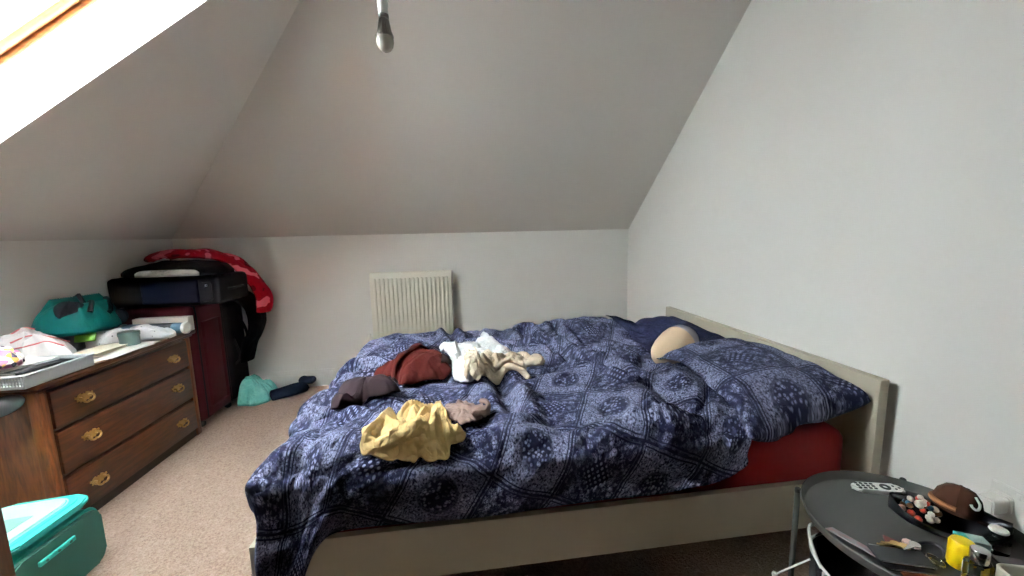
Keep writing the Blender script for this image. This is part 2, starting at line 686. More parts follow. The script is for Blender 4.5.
Z0 = P.copy()
for it in range(140):
    Q = P.copy()
    Q[1:-1, 1:-1] = 0.25 * (P[:-2, 1:-1] + P[2:, 1:-1] + P[1:-1, :-2] + P[1:-1, 2:])
    P = bed_collide(Q)
    P[W == 0] = Z0[W == 0]
s_ = np.linspace(0, 1, NX)[None, :].repeat(NY, 0)
t_ = np.linspace(0, 1, NY)[:, None].repeat(NX, 1)
edge_ = np.clip(np.minimum(np.minimum(s_ * 1.3, t_ * 1.3), np.minimum((1 - s_) * 1.2, (1 - t_) * 2)) / .10, 0, 1)


def normals_of(P):
    du = np.gradient(P, axis=1)
    dv = np.gradient(P, axis=0)
    n = np.cross(du, dv)
    return n / np.maximum(np.linalg.norm(n, axis=-1), 1e-9)[..., None]


def billow(x, y, seed, f, p=.75):
    """round lumps with sharp valleys between them"""
    return (np.abs(vnoise(x, y, seed, f)) * 2) ** p - .42


def crumple(x, y, seed, amps, warp=.10, ang=0.0, stretch=1.0, wf=2.5):
    """lumps and creases of loose cloth, stretched along the direction ang"""
    wx_ = x + warp * vnoise(x, y, seed + 50, wf) * 2
    wy_ = y + warp * vnoise(x, y, seed + 51, wf) * 2
    c, s = math.cos(ang), math.sin(ang)
    u, v = (wx_ * c + wy_ * s) / stretch, -wx_ * s + wy_ * c
    return sum(a * billow(u, v, seed + i, f) for i, (a, f) in enumerate(amps))


ux, uy = s_ * 2.3, t_ * 2.1
h1 = crumple(ux, uy, 31, ((.085, 1.9), (.055, 3.9), (.030, 8.0), (.010, 17)), .16, math.radians(-50), 1.7)
h2 = crumple(ux, uy, 61, ((.06, 2.6), (.045, 5.0), (.022, 11.0), (.008, 20)), .12, math.radians(25), 1.5)
mixw = np.clip(.5 + 1.6 * vnoise(ux, uy, 77, 1.1), 0, 1)
h = h1 * (1 - mixw) + h2 * mixw
# a few long creases, as points along the cloth (across, along)
for cr, wd, dp in ((((1.38, 1.75), (1.50, 1.35), (1.66, 1.05), (1.86, .72)), .035, .05), (((1.62, 1.75), (1.70, 1.30), (1.92, 1.05)), .03, .045),
                   (((.25, .9), (.55, .7), (.75, .40)), .035, .04), (((.95, 1.2), (1.15, .9), (1.2, .5)), .04, .035),
                   (((.8, 1.9), (1.0, 1.6), (1.35, 1.4)), .03, .04), (((.15, 1.5), (.45, 1.35), (.8, 1.32)), .03, .035)):
    c = spline(cr, 14)
    d = np.sqrt(((ux[..., None] - c[:, 0]) ** 2 + (uy[..., None] - c[:, 1]) ** 2).min(-1))
    h += dp * (.75 * np.exp(-((d - 2.1 * wd) / (1.2 * wd)) ** 2) - np.exp(-(d / wd) ** 2))
P = P + normals_of(P) * (1.3 * h * (.12 + .88 * edge_) * W)[..., None]
P = bed_collide2(P)
for it in range(1):
    Q = P.copy()
    Q[1:-1, 1:-1] = 0.5 * P[1:-1, 1:-1] + 0.125 * (P[:-2, 1:-1] + P[2:, 1:-1] + P[1:-1, :-2] + P[1:-1, 2:])
    P = Q
DUVET = P
UVD = np.stack([s_ * 2.30, t_ * 2.10], -1)


def bandana(name, cell, rot, light=(124, 127, 150), navy=(13, 15, 38), off=(0, 0)):
    """patchwork print of square bandanas: double border lines, speckled flowers, dotted centres"""
    m = N(name)
    uv = m.n('ShaderNodeTexCoord').outputs['UV']
    wn = m.noise(uv, 2.2, 1)
    wob = m.n('ShaderNodeVectorMath', operation='SCALE')
    sub = m.n('ShaderNodeVectorMath', operation='SUBTRACT')
    m.l(wn.outputs['Color'], sub.inputs[0])
    sub.inputs[1].default_value = (.5, .5, .5)
    m.l(sub.outputs[0], wob.inputs[0])
    wob.inputs['Scale'].default_value = 0.10
    add = m.n('ShaderNodeVectorMath', operation='ADD')
    m.l(uv, add.inputs[0])
    m.l(wob.outputs[0], add.inputs[1])
    mp = m.n('ShaderNodeMapping')
    m.l(add.outputs[0], mp.inputs[0])
    mp.inputs['Rotation'].default_value = (0, 0, math.radians(rot))
    mp.inputs['Scale'].default_value = (1 / cell, 1 / cell, 1)
    mp.inputs['Location'].default_value = (off[0], off[1], 0)
    q = mp.outputs[0]
    sx = m.n('ShaderNodeSeparateXYZ')
    m.l(q, sx.inputs[0])
    x, y = sx.outputs[0], sx.outputs[1]
    px = m.math('ABSOLUTE', m.math('SUBTRACT', m.math('FRACT', x), .5))
    py = m.math('ABSOLUTE', m.math('SUBTRACT', m.math('FRACT', y), .5))
    a = m.math('MAXIMUM', px, py)
    r = m.math('SQRT', m.math('ADD', m.math('MULTIPLY', px, px), m.math('MULTIPLY', py, py)))
    chk = m.math('MODULO', m.math('ADD', m.math('FLOOR', x), m.math('FLOOR', y)), 2.0)
    chk = m.math('GREATER_THAN', m.math('ABSOLUTE', chk), .5)

    def vor(scale, feature='F1'):
        v = m.n('ShaderNodeTexVoronoi', feature=feature)
        m.l(q, v.inputs['Vector'])
        v.inputs['Scale'].default_value = scale
        return v.outputs['Distance']

    def smooth(v, lo, hi):
        return m.ramp(v, lo, hi)
    # kind A: big blossoms on navy with a dotted middle
    nz = m.noise(q, 14, 3, .7)
    nf = m.noise(q, 34, 3, .75)
    blos = m.math('MULTIPLY', m.math('ADD', m.math('MULTIPLY', smooth(vor(8.5), .52, .25), .8), m.math('MULTIPLY', smooth(nz.outputs[0], .48, .6), .55)), smooth(nf.outputs[0], .40, .54))
    vein = smooth(vor(19, 'DISTANCE_TO_EDGE'), .02, .12)
    flow = m.math('MULTIPLY', m.math('MINIMUM', blos, 1.0), m.math('ADD', m.math('MULTIPLY', vein, .75), .25))
    # straight lattice of dots
    dx = m.math('SUBTRACT', m.math('FRACT', m.math('MULTIPLY', m.math('ADD', x, y), 10.0)), .5)
    dy = m.math('SUBTRACT', m.math('FRACT', m.math('MULTIPLY', m.math('SUBTRACT', x, y), 10.0)), .5)
    dr = m.math('SQRT', m.math('ADD', m.math('MULTIPLY', dx, dx), m.math('MULTIPLY', dy, dy)))
    dots = smooth(dr, .34, .22)
    dia = m.math('ADD', px, py)
    inA = smooth(dia, .27, .23)
    A = m.math('ADD', m.math('MULTIPLY', flow, m.math('SUBTRACT', 1.0, inA)), m.math('MULTIPLY', m.math('MULTIPLY', dots, smooth(nz.outputs[0], .36, .56)), inA))
    # kind B: dense small speckle, dark medallion with petals
    sp = m.math('ADD', m.math('MULTIPLY', smooth(nf.outputs[0], .42, .56), .55), m.math('MULTIPLY', smooth(vor(30), .55, .25), .4))
    pet = m.math('MULTIPLY', smooth(vor(19), .5, .25), smooth(nf.outputs[0], .38, .5))
    inB = smooth(r, .235, .205)
    ring = smooth(m.math('ABSOLUTE', m.math('SUBTRACT', r, .235)), .03, .01)
    B = m.math('ADD', m.math('MULTIPLY', sp, m.math('SUBTRACT', 1.0, inB)), m.math('MULTIPLY', pet, m.math('MULTIPLY', inB, .8)))
    B = m.math('MULTIPLY', B, m.math('SUBTRACT', 1.0, m.math('MULTIPLY', ring, .7)))
    body = m.math('ADD', m.math('MULTIPLY', A, m.math('SUBTRACT', 1.0, chk)), m.math('MULTIPLY', B, chk))
    # borders: navy line, thin pale line, navy line
    l1 = smooth(m.math('ABSOLUTE', m.math('SUBTRACT', a, .452)), .013, .006)
    l2 = smooth(a, .482, .488)
    pale = smooth(m.math('ABSOLUTE', m.math('SUBTRACT', a, .466)), .008, .004)
    v = m.math('MULTIPLY', body, m.math('SUBTRACT', 1.0, m.math('MAXIMUM', l1, l2)))
    v = m.math('MAXIMUM', v, m.math('MULTIPLY', pale, .16))
    v = m.math('MINIMUM', m.math('MAXIMUM', v, 0.0), 1.0)
    co = m.coords()
    n2 = m.noise(co, 22, 4, .6)
    n3 = m.noise(co, 6.5, 3, .55)
    cr = m.math('MINIMUM', m.math('ABSOLUTE', m.math('MULTIPLY', m.math('SUBTRACT', n3.outputs[0], .5), 6.0)), 1.0)
    m.bump(m.math('ADD', m.math('MULTIPLY', n2.outputs[0], .6), cr), .55, .022)
    return m.set(m.mix(v, s2l(navy), s2l(light)), .9, spec=.1)


M_BANDANA = bandana('navy_bandana_print_cotton', .30, 24)
duvet = grid_mesh('duvet', DUVET, M_BANDANA, UVD, 0.022, subdiv=1)
setp(duvet, 'rumpled navy bandana-print duvet spread over the whole bed', 'duvet')

# ------------------------------------------------------------------ height of the bed surface, for things lying on it
GX0, GY0, GC = -1.0, 1.2, 0.02
GW, GH = 150, 110
HF = np.full((GH, GW), -1.0)
fine = np.concatenate([DUVET.reshape(-1, 3), ((DUVET[1:] + DUVET[:-1]) / 2).reshape(-1, 3), ((DUVET[:, 1:] + DUVET[:, :-1]) / 2).reshape(-1, 3)])
gi = np.clip(((fine[:, 0] - GX0) / GC).round().astype(int), 0, GW - 1)
gj = np.clip(((fine[:, 1] - GY0) / GC).round().astype(int), 0, GH - 1)
np.maximum.at(HF, (gj, gi), fine[:, 2])
HF[HF < 0] = MZ + .03


def raise_hf(V):
    """add something lying on the bed to the height map"""
    gi = ((V[:, 0] - GX0) / GC).round().astype(int)
    gj = ((V[:, 1] - GY0) / GC).round().astype(int)
    ok = (gi >= 0) & (gi < GW) & (gj >= 0) & (gj < GH)
    np.maximum.at(HF, (gj[ok], gi[ok]), V[ok, 2])


def bedz(x, y):
    u = np.clip((x - GX0) / GC, 0, GW - 2)
    v = np.clip((y - GY0) / GC, 0, GH - 2)
    i, j = u.astype(int), v.astype(int)
    a, b = u - i, v - j
    return (HF[j, i] * (1 - a) + HF[j, i + 1] * a) * (1 - b) + (HF[j + 1, i] * (1 - a) + HF[j + 1, i + 1] * a) * b


def flat(z):
    return lambda x, y: np.full_like(x, z)


def ridge(x, y, seed, f, ang, stretch, warp=.04):
    """narrow standing folds"""
    X = x + warp * 2 * vnoise(x, y, seed, 5.0)
    Y = y + warp * 2 * vnoise(x, y, seed + 1, 5.0)
    c, s = math.cos(ang), math.sin(ang)
    n = vnoise((X * c + Y * s) / stretch, -X * s + Y * c, seed + 2, f)
    return np.clip(1 - np.abs(n) * 5.0, 0, 1) ** 1.3


def heap(name, outline, ground, Tt, mat, seed, amps=((.03, 7), (.015, 14)), edge=.05, nr=44, nt=200, center=None, parent=None,
         lip=.026, ang=0.4, stretch=1.6, warp=.04, wob=.012, gap=.019, ridges=(), folds=()):
    """soft crumpled cloth lying on a ground: closed mesh over an outline"""
    O = spline(outline, 12, closed=True)
    O = resample(np.vstack([O, O[:1]]), nt + 1)[:-1]
    c = np.array(center if center is not None else O.mean(0))
    R = np.linalg.norm(O - c, axis=1)
    th = np.linspace(0, 2 * np.pi, nt, endpoint=False)
    O = c + (O - c) * (1 + wob / R * 2 * (vnoise(np.cos(th), np.sin(th), seed + 7, 4.0) + .6 * vnoise(np.cos(th), np.sin(th), seed + 8, 9.0)))[:, None] if wob else O
    R = np.linalg.norm(O - c, axis=1)
    r = np.linspace(0.02, 1, nr) ** .85
    XY = c + r[:, None, None] * (O - c)[None]
    d = (1 - r)[:, None] * R[None]
    prof = 1 - np.exp(-(d / edge))
    prof /= prof.max()
    X, Y = XY[..., 0], XY[..., 1]
    g = ground(X, Y)
    top = g + lip + (Tt(X, Y) if callable(Tt) else Tt) * prof + crumple(X, Y, seed, amps, warp, ang, stretch, 5.0) * np.clip(prof * 1.3, .15, 1)
    for k, (am, fr, an, stc) in enumerate(ridges):
        top = top + am * ridge(X, Y, seed + 20 + 3 * k, fr, an, stc, warp) * np.clip(prof * 1.6, .1, 1)
    for fh, fw, path in folds:
        c_ = spline(path, 10)
        dd = np.sqrt(((X[..., None] - c_[:, 0]) ** 2 + (Y[..., None] - c_[:, 1]) ** 2).min(-1))
        top = np.maximum(top, g + lip + (fh * np.clip(1 - dd / fw, 0, 1) ** .7) * np.clip(prof * 2.5, 0, 1))
    top = np.maximum(top, g + lip)
    bot = g[::-1][:-1] * 0 + ground(X[::-1], Y[::-1])[:-1] + gap
    rimz = g[-1:] + gap
    V3 = [np.stack([X, Y, top], -1), np.stack([X[-1:], Y[-1:], rimz], -1)]
    nb_ = 6
    rb = np.linspace(.9, .02, nb_)
    XYb = c + rb[:, None, None] * (O - c)[None]
    V3.append(np.concatenate([XYb, (ground(XYb[..., 0], XYb[..., 1]) + gap)[..., None]], -1))
    A = np.concatenate(V3, 0)
    nrow = A.shape[0]
    idx = np.arange(nrow * nt).reshape(nrow, nt)
    n2 = np.roll(idx, -1, axis=1)
    F = np.stack([idx[:-1], n2[:-1], n2[1:], idx[1:]], -1)[:, :, ::-1].reshape(-1, 4)
    me = bpy.data.meshes.new(name)
    faces = F.tolist() + [idx[0].tolist(), idx[-1][::-1].tolist()]
    V = A.reshape(-1, 3)
    me.from_pydata(V.tolist(), [], faces)
    me.polygons.foreach_set('use_smooth', [True] * len(me.polygons))
    uvl = me.uv_layers.new(name='UVMap')
    li = np.empty(len(me.loops), int)
    me.loops.foreach_get('vertex_index', li)
    uvl.data.foreach_set('uv', V[li][:, :2].astype(np.float32).reshape(-1))
    o = link(name, me, mat, parent)
    o['_'] = 0
    del o['_']
    return o, V


# ------------------------------------------------------------------ pillows and plush on the bed
def pillow(name, M, L, Wd, Tk, mat, seed, n=56, label=None, cat='pillow', group=None, p=2.6, ear=.05):
    u = np.linspace(-1, 1, n)
    v = np.linspace(-1, 1, n)
    U, V = np.meshgrid(u, v)
    pin = 1 - .10 * (1 - np.abs(V) ** 1.5) * np.abs(U) ** 6
    pin2 = 1 - .12 * (1 - np.abs(U) ** 1.5) * np.abs(V) ** 6
    X = U * L / 2 * pin
    Y = V * Wd / 2 * pin2
    th = np.clip((1 - np.abs(U) ** p), 0, 1) ** .38 * np.clip((1 - np.abs(V) ** p), 0, 1) ** .38
    edge = np.clip((1 - np.maximum(np.abs(U), np.abs(V))) * 6, 0, 1)
    cr = crumple(X, Y, seed, ((.035, 4.5), (.016, 10)), .06, .5, 1.6, 4.0)
    up = th * Tk / 2 + cr * edge
    dn = -th * Tk / 2 * .9 + crumple(X, Y, seed + 9, ((.02, 5),), .06, .5, 1.6, 4.0) * edge
    dn = np.minimum(dn, up - .002)
    me = bpy.data.meshes.new(name)
    VV = np.concatenate([np.stack([X, Y, up], -1).reshape(-1, 3), np.stack([X, Y, dn], -1).reshape(-1, 3)])
    idx = np.arange(n * n).reshape(n, n)
    F = np.stack([idx[:-1, :-1], idx[:-1, 1:], idx[1:, 1:], idx[1:, :-1]], -1).reshape(-1, 4)
    ring = np.concatenate([idx[0, :-1], idx[:-1, -1], idx[-1, :0:-1], idx[:0:-1, 0]])
    S = np.stack([ring, ring + n * n, np.roll(ring, -1) + n * n, np.roll(ring, -1)], -1)
    Fa = np.concatenate([F, F[:, ::-1] + n * n, S])
    me.from_pydata(VV.tolist(), [], Fa.tolist())
    lay = me.uv_layers.new(name='UVMap')
    uvv = np.stack([VV[:, 0] + .1, VV[:, 1] + .05], -1)
    lay.data.foreach_set('uv', uvv[Fa.reshape(-1)].astype(np.float32).reshape(-1))
    me.polygons.foreach_set('use_smooth', [True] * len(me.polygons))
    me.transform(M)
    nv = n * n
    A = np.empty(len(me.vertices) * 3)
    me.vertices.foreach_get('co', A)
    A = A.reshape(-1, 3)
    A[:, 0] = np.minimum(A[:, 0], 1.725)
    A[:, 2] -= .075 * np.exp(-((A[:, 1] - 1.36) / .10) ** 2) * np.exp(-((A[:, 0] - 1.36) / .20) ** 2)
    A[:nv, 2] = np.maximum(A[:nv, 2], bedz(A[:nv, 0], A[:nv, 1]) + .030)
    inner_ = A[nv:, 1] > 1.42
    A[nv:, 2] = np.where(inner_, np.minimum(np.maximum(A[nv:, 2], bedz(A[nv:, 0], A[nv:, 1]) + .024), A[:nv, 2] - .004), A[nv:, 2])
    me.vertices.foreach_set('co', A.reshape(-1))
    raise_hf(A[:nv])
    o = link(name, me, mat)
    md = o.modifiers.new('smooth', 'SUBSURF')
    md.levels = md.render_levels = 1
    return setp(o, label, cat, group)


def rotm(loc, rx=0, ry=0, rz=0):
    return T(*loc) @ Matrix.Rotation(math.radians(rz), 4, 'Z') @ Matrix.Rotation(math.radians(ry), 4, 'Y') @ Matrix.Rotation(math.radians(rx), 4, 'X')


M_BAND2 = bandana('navy_bandana_print_pillowcase', .30, 4, off=(.3, .25))
M_BAND3 = bandana('dark_navy_low_contrast_print', .30, 20, light=(46, 49, 74), navy=(18, 20, 42))  # same bandana print with its pale tone set much darker
pillow('pillow', rotm((1.43, 2.56, .715), -11, -2, 92), .78, .60, .21, M_BAND3, 140,
       label='dark navy pillow at the far end of the headboard, behind the beige plush')
pillow('pillow', rotm((1.435, 1.795, .725), -8, -1, 92), .84, .60, .27, M_BAND2, 120,
       label='large bandana-print pillow overhanging the near corner of the mattress')

M_PLUSH = fabric('beige_plush', (205, 178, 150), .95, var=.05, wr=60, bump=.2, wrb=.004)
M_PLUSHG = fabric('pale_grey_plush', (176, 168, 172), .95, var=.05, wr=60, bump=.2, wrb=.004)
PLM = frame_m((1.300, 2.215, .79), (.80, .42, .22)) @ Matrix.Rotation(math.radians(90), 4, 'Y')
pl = thing('plush_cushion', (1.315, 2.245, .70), 0, 'small beige egg-shaped plush cushion with a grey end, between duvet and pillows', 'cushion')
bm = BM()
add_lathe(bm, [(0, -.19), (.045, -.18), (.075, -.14), (.095, -.08), (.108, 0), (.110, .05), (.100, .10), (.074, .14), (.04, .16), (0, .166)], 32, PLM)
obj('plush_body', bm, M_PLUSH, pl, smooth='all')
bm = BM()
prof = [(.1115, .045), (.1017, .10), (.0757, .141), (.041, .162), (0, .168)]
n = 18
rings = []
for r, z in prof:
    rings.append([bm.verts.new((r * math.cos(a), r * math.sin(a), z)) for a in np.linspace(math.radians(-205), math.radians(-45), n)] if r > 0 else [bm.verts.new((0, 0, z))])
for A, B in zip(rings, rings[1:]):
    for k in range(n - 1):
        bm.faces.new((A[k], A[k + 1], B[k + 1], B[k]) if len(B) > 1 else (A[k], A[k + 1], B[0]))
bmesh.ops.solidify(bm, geom=bm.faces[:], thickness=-.004)
bmesh.ops.transform(bm, matrix=PLM, verts=bm.verts[:])
setp(obj('end_patch', bm, M_PLUSHG, pl, smooth='all'), 'pale grey patch on the plush end')

# ------------------------------------------------------------------ clothes on the duvet
M_RED = fabric('rust_red_knit', (54, 13, 9), .95, var=.15, weave=260, wr=18, bump=.4)
M_PLUM = fabric('dark_plum_knit', (31, 20, 23), .95, var=.12, weave=260, wr=16, bump=.35)
M_YEL = fabric('mustard_cotton', (198, 170, 118), .85, var=.06, wr=20, bump=.6, wrb=.02, crease=16)
M_TAUPE = fabric('taupe_cotton', (118, 98, 90), .9, var=.06, wr=20, bump=.5, crease=18)
M_WHT = fabric('white_cotton', (214, 214, 214), .9, var=.03, wr=22, bump=.6, wrb=.018, crease=16)
M_CRM = fabric('cream_linen', (202, 186, 164), .9, var=.05, wr=22, bump=.6, wrb=.016, crease=18)


def strip(name, path, half, ground, mat, seed, parent=None, thick=.012, lift=.02, nu=60, nv=20, arch=.03, amp=.012):
    """a rolled or folded length of cloth along a path over the ground"""
    p = resample(spline(path, 10), nu)
    tdir = np.gradient(p, axis=0)
    tdir /= np.linalg.norm(tdir, axis=1)[:, None]
    nd = np.stack([-tdir[:, 1], tdir[:, 0]], 1)
    hw = np.interp(np.linspace(0, 1, nu), np.linspace(0, 1, len(half)), half)
    a = np.linspace(0, 2 * np.pi, nv, endpoint=False)
    ca, sa = np.cos(a), np.sin(a)
    X = p[:, 0][:, None] + nd[:, 0][:, None] * hw[:, None] * ca[None]
    Y = p[:, 1][:, None] + nd[:, 1][:, None] * hw[:, None] * ca[None]
    g = ground(X, Y)
    cap = np.minimum(1, np.minimum(np.arange(nu), np.arange(nu)[::-1]) / 3 + .3)[:, None]
    Z = g + lift + (arch * sa[None] + amp * crumple(X * 1.0, Y, seed, ((1.0, 14), (.6, 30)), .03, math.atan2(p[-1, 1] - p[0, 1], p[-1, 0] - p[0, 0]), 3.5, 6.0)) * cap
    Z = np.maximum(Z, g + .006)
    A = np.stack([X, Y, Z], -1)
    me = bpy.data.meshes.new(name)
    idx = np.arange(nu * nv).reshape(nu, nv)
    n2 = np.roll(idx, -1, 1)
    F = np.stack([idx[:-1], n2[:-1], n2[1:], idx[1:]], -1).reshape(-1, 4)
    me.from_pydata(A.reshape(-1, 3).tolist(), [], F.tolist() + [idx[0].tolist()[::-1], idx[-1].tolist()])
    me.polygons.foreach_set('use_smooth', [True] * len(me.polygons))
    o = link(name, me, mat, parent)
    return o, A.reshape(-1, 3)


# rust-red jumper, folded
red = thing('jumper', (-.29, 2.28, .74), 0, 'rust-red folded knit jumper on the duvet beside the white top', 'jumper')
o, V = heap('jumper_body', [(-.525, 2.26), (-.47, 2.34), (-.40, 2.37), (-.32, 2.46), (-.26, 2.48), (-.16, 2.36), (-.085, 2.20), (-.09, 2.15), (-.20, 2.13), (-.325, 2.05), (-.375, 2.14), (-.45, 2.21)],
            bedz, lambda x, y: .055 + .045 * np.exp(-((x + .24) ** 2 + (y - 2.28) ** 2) / .02), M_RED, 210, ((.014, 7), (.008, 15)), edge=.03, ang=.8, stretch=3,
            ridges=((.018, 6, .75, 4), (.01, 13, .9, 5)), parent=red)
raise_hf(V)
o, V = strip('jumper_sleeve', [(-.40, 2.14), (-.35, 2.26), (-.28, 2.37), (-.22, 2.42)], (.012, .02, .022, .018), bedz, M_RED, 212, red, lift=.008, arch=.016)
raise_hf(V)
o, V = strip('jumper_cuff', [(-.13, 2.22), (-.085, 2.215), (-.06, 2.20)], (.045, .04, .03), bedz, fabric('black_rib', (30, 18, 18)), 213, red, lift=.01, arch=.018)
setp(o, 'near-black rolled cuff')
raise_hf(V)
# plum cardigan
plum = thing('cardigan', (-.46, 1.97, .74), 0, 'dark plum folded cardigan at the foot edge of the duvet', 'cardigan')
o, V = heap('cardigan_body', [(-.60, 1.765), (-.625, 1.87), (-.61, 1.99), (-.55, 2.09), (-.415, 2.08), (-.36, 1.99), (-.315, 1.83), (-.38, 1.815), (-.47, 1.85), (-.54, 1.81)],
            bedz, .05, M_PLUM, 220, ((.010, 6), (.006, 14)), edge=.03, ang=.3, stretch=3, ridges=((.014, 6, .5, 4),), parent=plum)
raise_hf(V)
o, V = strip('cardigan_band', [(-.385, 2.03), (-.355, 1.95), (-.335, 1.88), (-.335, 1.84)], (.008, .011, .011, .008), bedz, M_PLUM, 222, plum, lift=.004, arch=.010)
raise_hf(V)
# white top
o, V = heap('top', [(-.165, 2.62), (-.12, 2.66), (-.02, 2.64), (.06, 2.58), (.12, 2.72), (.17, 2.70), (.19, 2.56), (.25, 2.45), (.29, 2.38), (.18, 2.28), (.07, 2.20), (.06, 1.99), (.00, 1.97), (-.06, 2.10), (-.085, 2.28), (-.12, 2.44)],
            bedz, .03, M_WHT, 230, ((.016, 9), (.010, 19)), edge=.05, center=(.05, 2.40), ang=.8, stretch=1.8, warp=.06,
            ridges=((.026, 5, .5, 2.5), (.02, 8, 1.6, 2.5), (.012, 16, .2, 3)), nr=56, nt=260)
setp(o, 'crumpled white cotton top lying under the cream trousers on the duvet', 'top')
raise_hf(V)
# cream trousers
crm = thing('trousers', (.2, 2.2, .76), 0, 'cream linen trousers with twisted legs lying on the white top', 'trousers')
o, V = heap('waist', [(.00, 1.98), (.00, 2.08), (.04, 2.19), (.10, 2.22), (.15, 2.18), (.13, 2.09), (.10, 2.00), (.06, 1.95)],
            bedz, .02, M_CRM, 240, ((.016, 11), (.01, 20)), edge=.02, ridges=((.028, 8, .6, 2.5),), parent=crm, nt=120, nr=30)
raise_hf(V)
for pth, hw in (([(.07, 2.14), (.18, 2.21), (.27, 2.26), (.36, 2.35), (.42, 2.29), (.48, 2.26)], (.035, .04, .035, .05, .03, .022)),
                ([(.09, 2.08), (.20, 2.15), (.30, 2.21), (.40, 2.25), (.475, 2.25)], (.03, .03, .032, .03, .022)),
                ([(.06, 2.00), (.14, 2.03), (.22, 2.07), (.30, 2.06), (.345, 2.02)], (.03, .026, .022, .02, .018)),
                ([(.09, 2.04), (.18, 2.09), (.27, 2.10), (.33, 2.06)], (.022, .02, .018, .016))):
    o, V = strip('trouser_leg', pth, hw, bedz, M_CRM, 241 + int(pth[0][1] * 50), crm, lift=.014, arch=.024, amp=.02)
    raise_hf(V)
# taupe shorts
tau = thing('shorts', (0, 1.70, .74), 0, 'small taupe cotton shorts bunched beside the mustard shirt', 'shorts')
o, V = heap('shorts_body', [(-.135, 1.70), (-.07, 1.79), (.01, 1.79), (.08, 1.72), (.10, 1.65), (.075, 1.60), (.00, 1.55), (-.04, 1.57), (-.08, 1.63)],
            bedz, .022, M_TAUPE, 250, ((.014, 10), (.008, 20)), edge=.04, ridges=((.034, 6, .7, 2.2), (.02, 10, -.5, 2)), parent=tau, nt=180, nr=44)
raise_hf(V)
o, V = strip('hem', [(.02, 1.575), (.075, 1.60), (.095, 1.66), (.06, 1.70)], (.008, .011, .011, .008), bedz, M_TAUPE, 252, tau, lift=.012, arch=.014)
raise_hf(V)
# mustard shirt
yel = thing('shirt', (-.22, 1.52, .74), 0, 'crumpled mustard-yellow shirt near the foot of the duvet', 'shirt')
o, V = heap('shirt_body', [(-.404, 1.463), (-.396, 1.510), (-.350, 1.584), (-.310, 1.690), (-.232, 1.715), (-.140, 1.755), (-.088, 1.647), (-.052, 1.533), (-.012, 1.480), (-.064, 1.455), (-.087, 1.422), (-.147, 1.408),
                           (-.191, 1.405), (-.255, 1.400), (-.308, 1.400), (-.380, 1.423)],
            bedz, .008, M_YEL, 260, ((.004, 12), (.003, 22)), edge=.02, wob=.008, lip=.012, parent=yel, warp=.03, nr=90, nt=360, center=(-.20, 1.52),
            folds=((.042, .030, ((-.136, 1.735), (-.130, 1.60), (-.125, 1.48), (-.116, 1.405))), (.036, .026, ((-.132, 1.74), (-.095, 1.58), (-.075, 1.486), (-.060, 1.441))),
                   (.036, .026, ((-.127, 1.735), (-.070, 1.583), (-.028, 1.470))), (.044, .034, ((-.159, 1.735), (-.271, 1.68), (-.324, 1.56), (-.370, 1.475), (-.390, 1.45))),
                   (.036, .028, ((-.324, 1.536), (-.257, 1.475), (-.180, 1.47), (-.140, 1.56))), (.030, .030, ((-.375, 1.432), (-.309, 1.425), (-.262, 1.430))),
                   (.034, .032, ((-.285, 1.420), (-.225, 1.432), (-.165, 1.455))), (.030, .024, ((-.163, 1.452), (-.167, 1.425), (-.150, 1.408))),
                   (.038, .030, ((-.224, 1.67), (-.235, 1.60), (-.250, 1.50))), (.034, .026, ((-.180, 1.72), (-.185, 1.63), (-.205, 1.55)))))
raise_hf(V)
for k, (pth, hw) in enumerate((([(-.385, 1.428), (-.33, 1.424), (-.27, 1.430)], (.014, .018, .016)),
                               ([(-.290, 1.420), (-.23, 1.436), (-.17, 1.458)], (.016, .022, .016)))):
    o, V = strip('shirt_sleeve', pth, hw, bedz, M_YEL, 262 + 2 * k, yel, lift=.002, arch=.010, amp=.008)
    raise_hf(V)
# ------------------------------------------------------------------ radiator on the back wall
M_RAD = plain('cream_radiator_enamel', (226, 222, 208), 0.35, var=0.01)
rad = thing('radiator', (-.50, YB - .06, .44), 0, 'white ribbed panel radiator on the back wall behind the bed', 'radiator')
RX0, RX1, RZ0, RZ1, RYF = -.902, -.104, .44, 1.150, YB - .115
bm = BM()
add_box(bm, RX0, RX1, RYF, RYF + .018, RZ0, RZ1, bev=.006)
nr_ = 18
pw = (RX1 - RX0 - .05) / nr_
for k in range(nr_):
    cx = RX0 + .025 + pw * (k + .5)
    add_box(bm, cx - pw * .30, cx + pw * .30, RYF - .016, RYF + .004, RZ0 + .05, RZ1 - .055, bev=.008)
obj('front_panel', bm, M_RAD, rad, smooth=True)
bm = BM()
add_box(bm, RX0 + .01, RX1 - .01, YB - .055, YB - .04, RZ0 + .01, RZ1 - .012)
obj('rear_panel', bm, M_RAD, rad)
for x in (RX0, RX1):
    bm = BM()
    add_box(bm, x - .004, x + .004, RYF + .006, YB - .038, RZ0 + .02, RZ1 + .002, bev=.002)
    obj('side_cover', bm, M_RAD, rad)
bm = BM()
for k in range(9):
    y = RYF + .014 + k * .0072
    add_box(bm, RX0, RX1, y, y + .003, RZ1 - .004, RZ1 + .004)
obj('top_grille', bm, M_RAD, rad)
for x in (RX0 + .12, RX1 - .12):
    bm = BM()
    add_box(bm, x - .015, x + .015, YB - .042, YB - .001, RZ0 + .08, RZ1 - .1)
    obj('bracket', bm, M_RAD, rad)
bm = BM()
add_lathe(bm, [(0, -.03), (.018, -.028), (.02, .01), (.014, .03), (.014, .05), (0, .052)], 16, T(RX0 - .045, RYF + .03, RZ0 + .045))
obj('valve', bm, M_TRIM, rad, smooth=True)
bm = BM()
add_tube(bm, [(RX0 - .045, RYF + .03, 0.0), (RX0 - .045, RYF + .03, RZ0 + .02)], .008, 8)
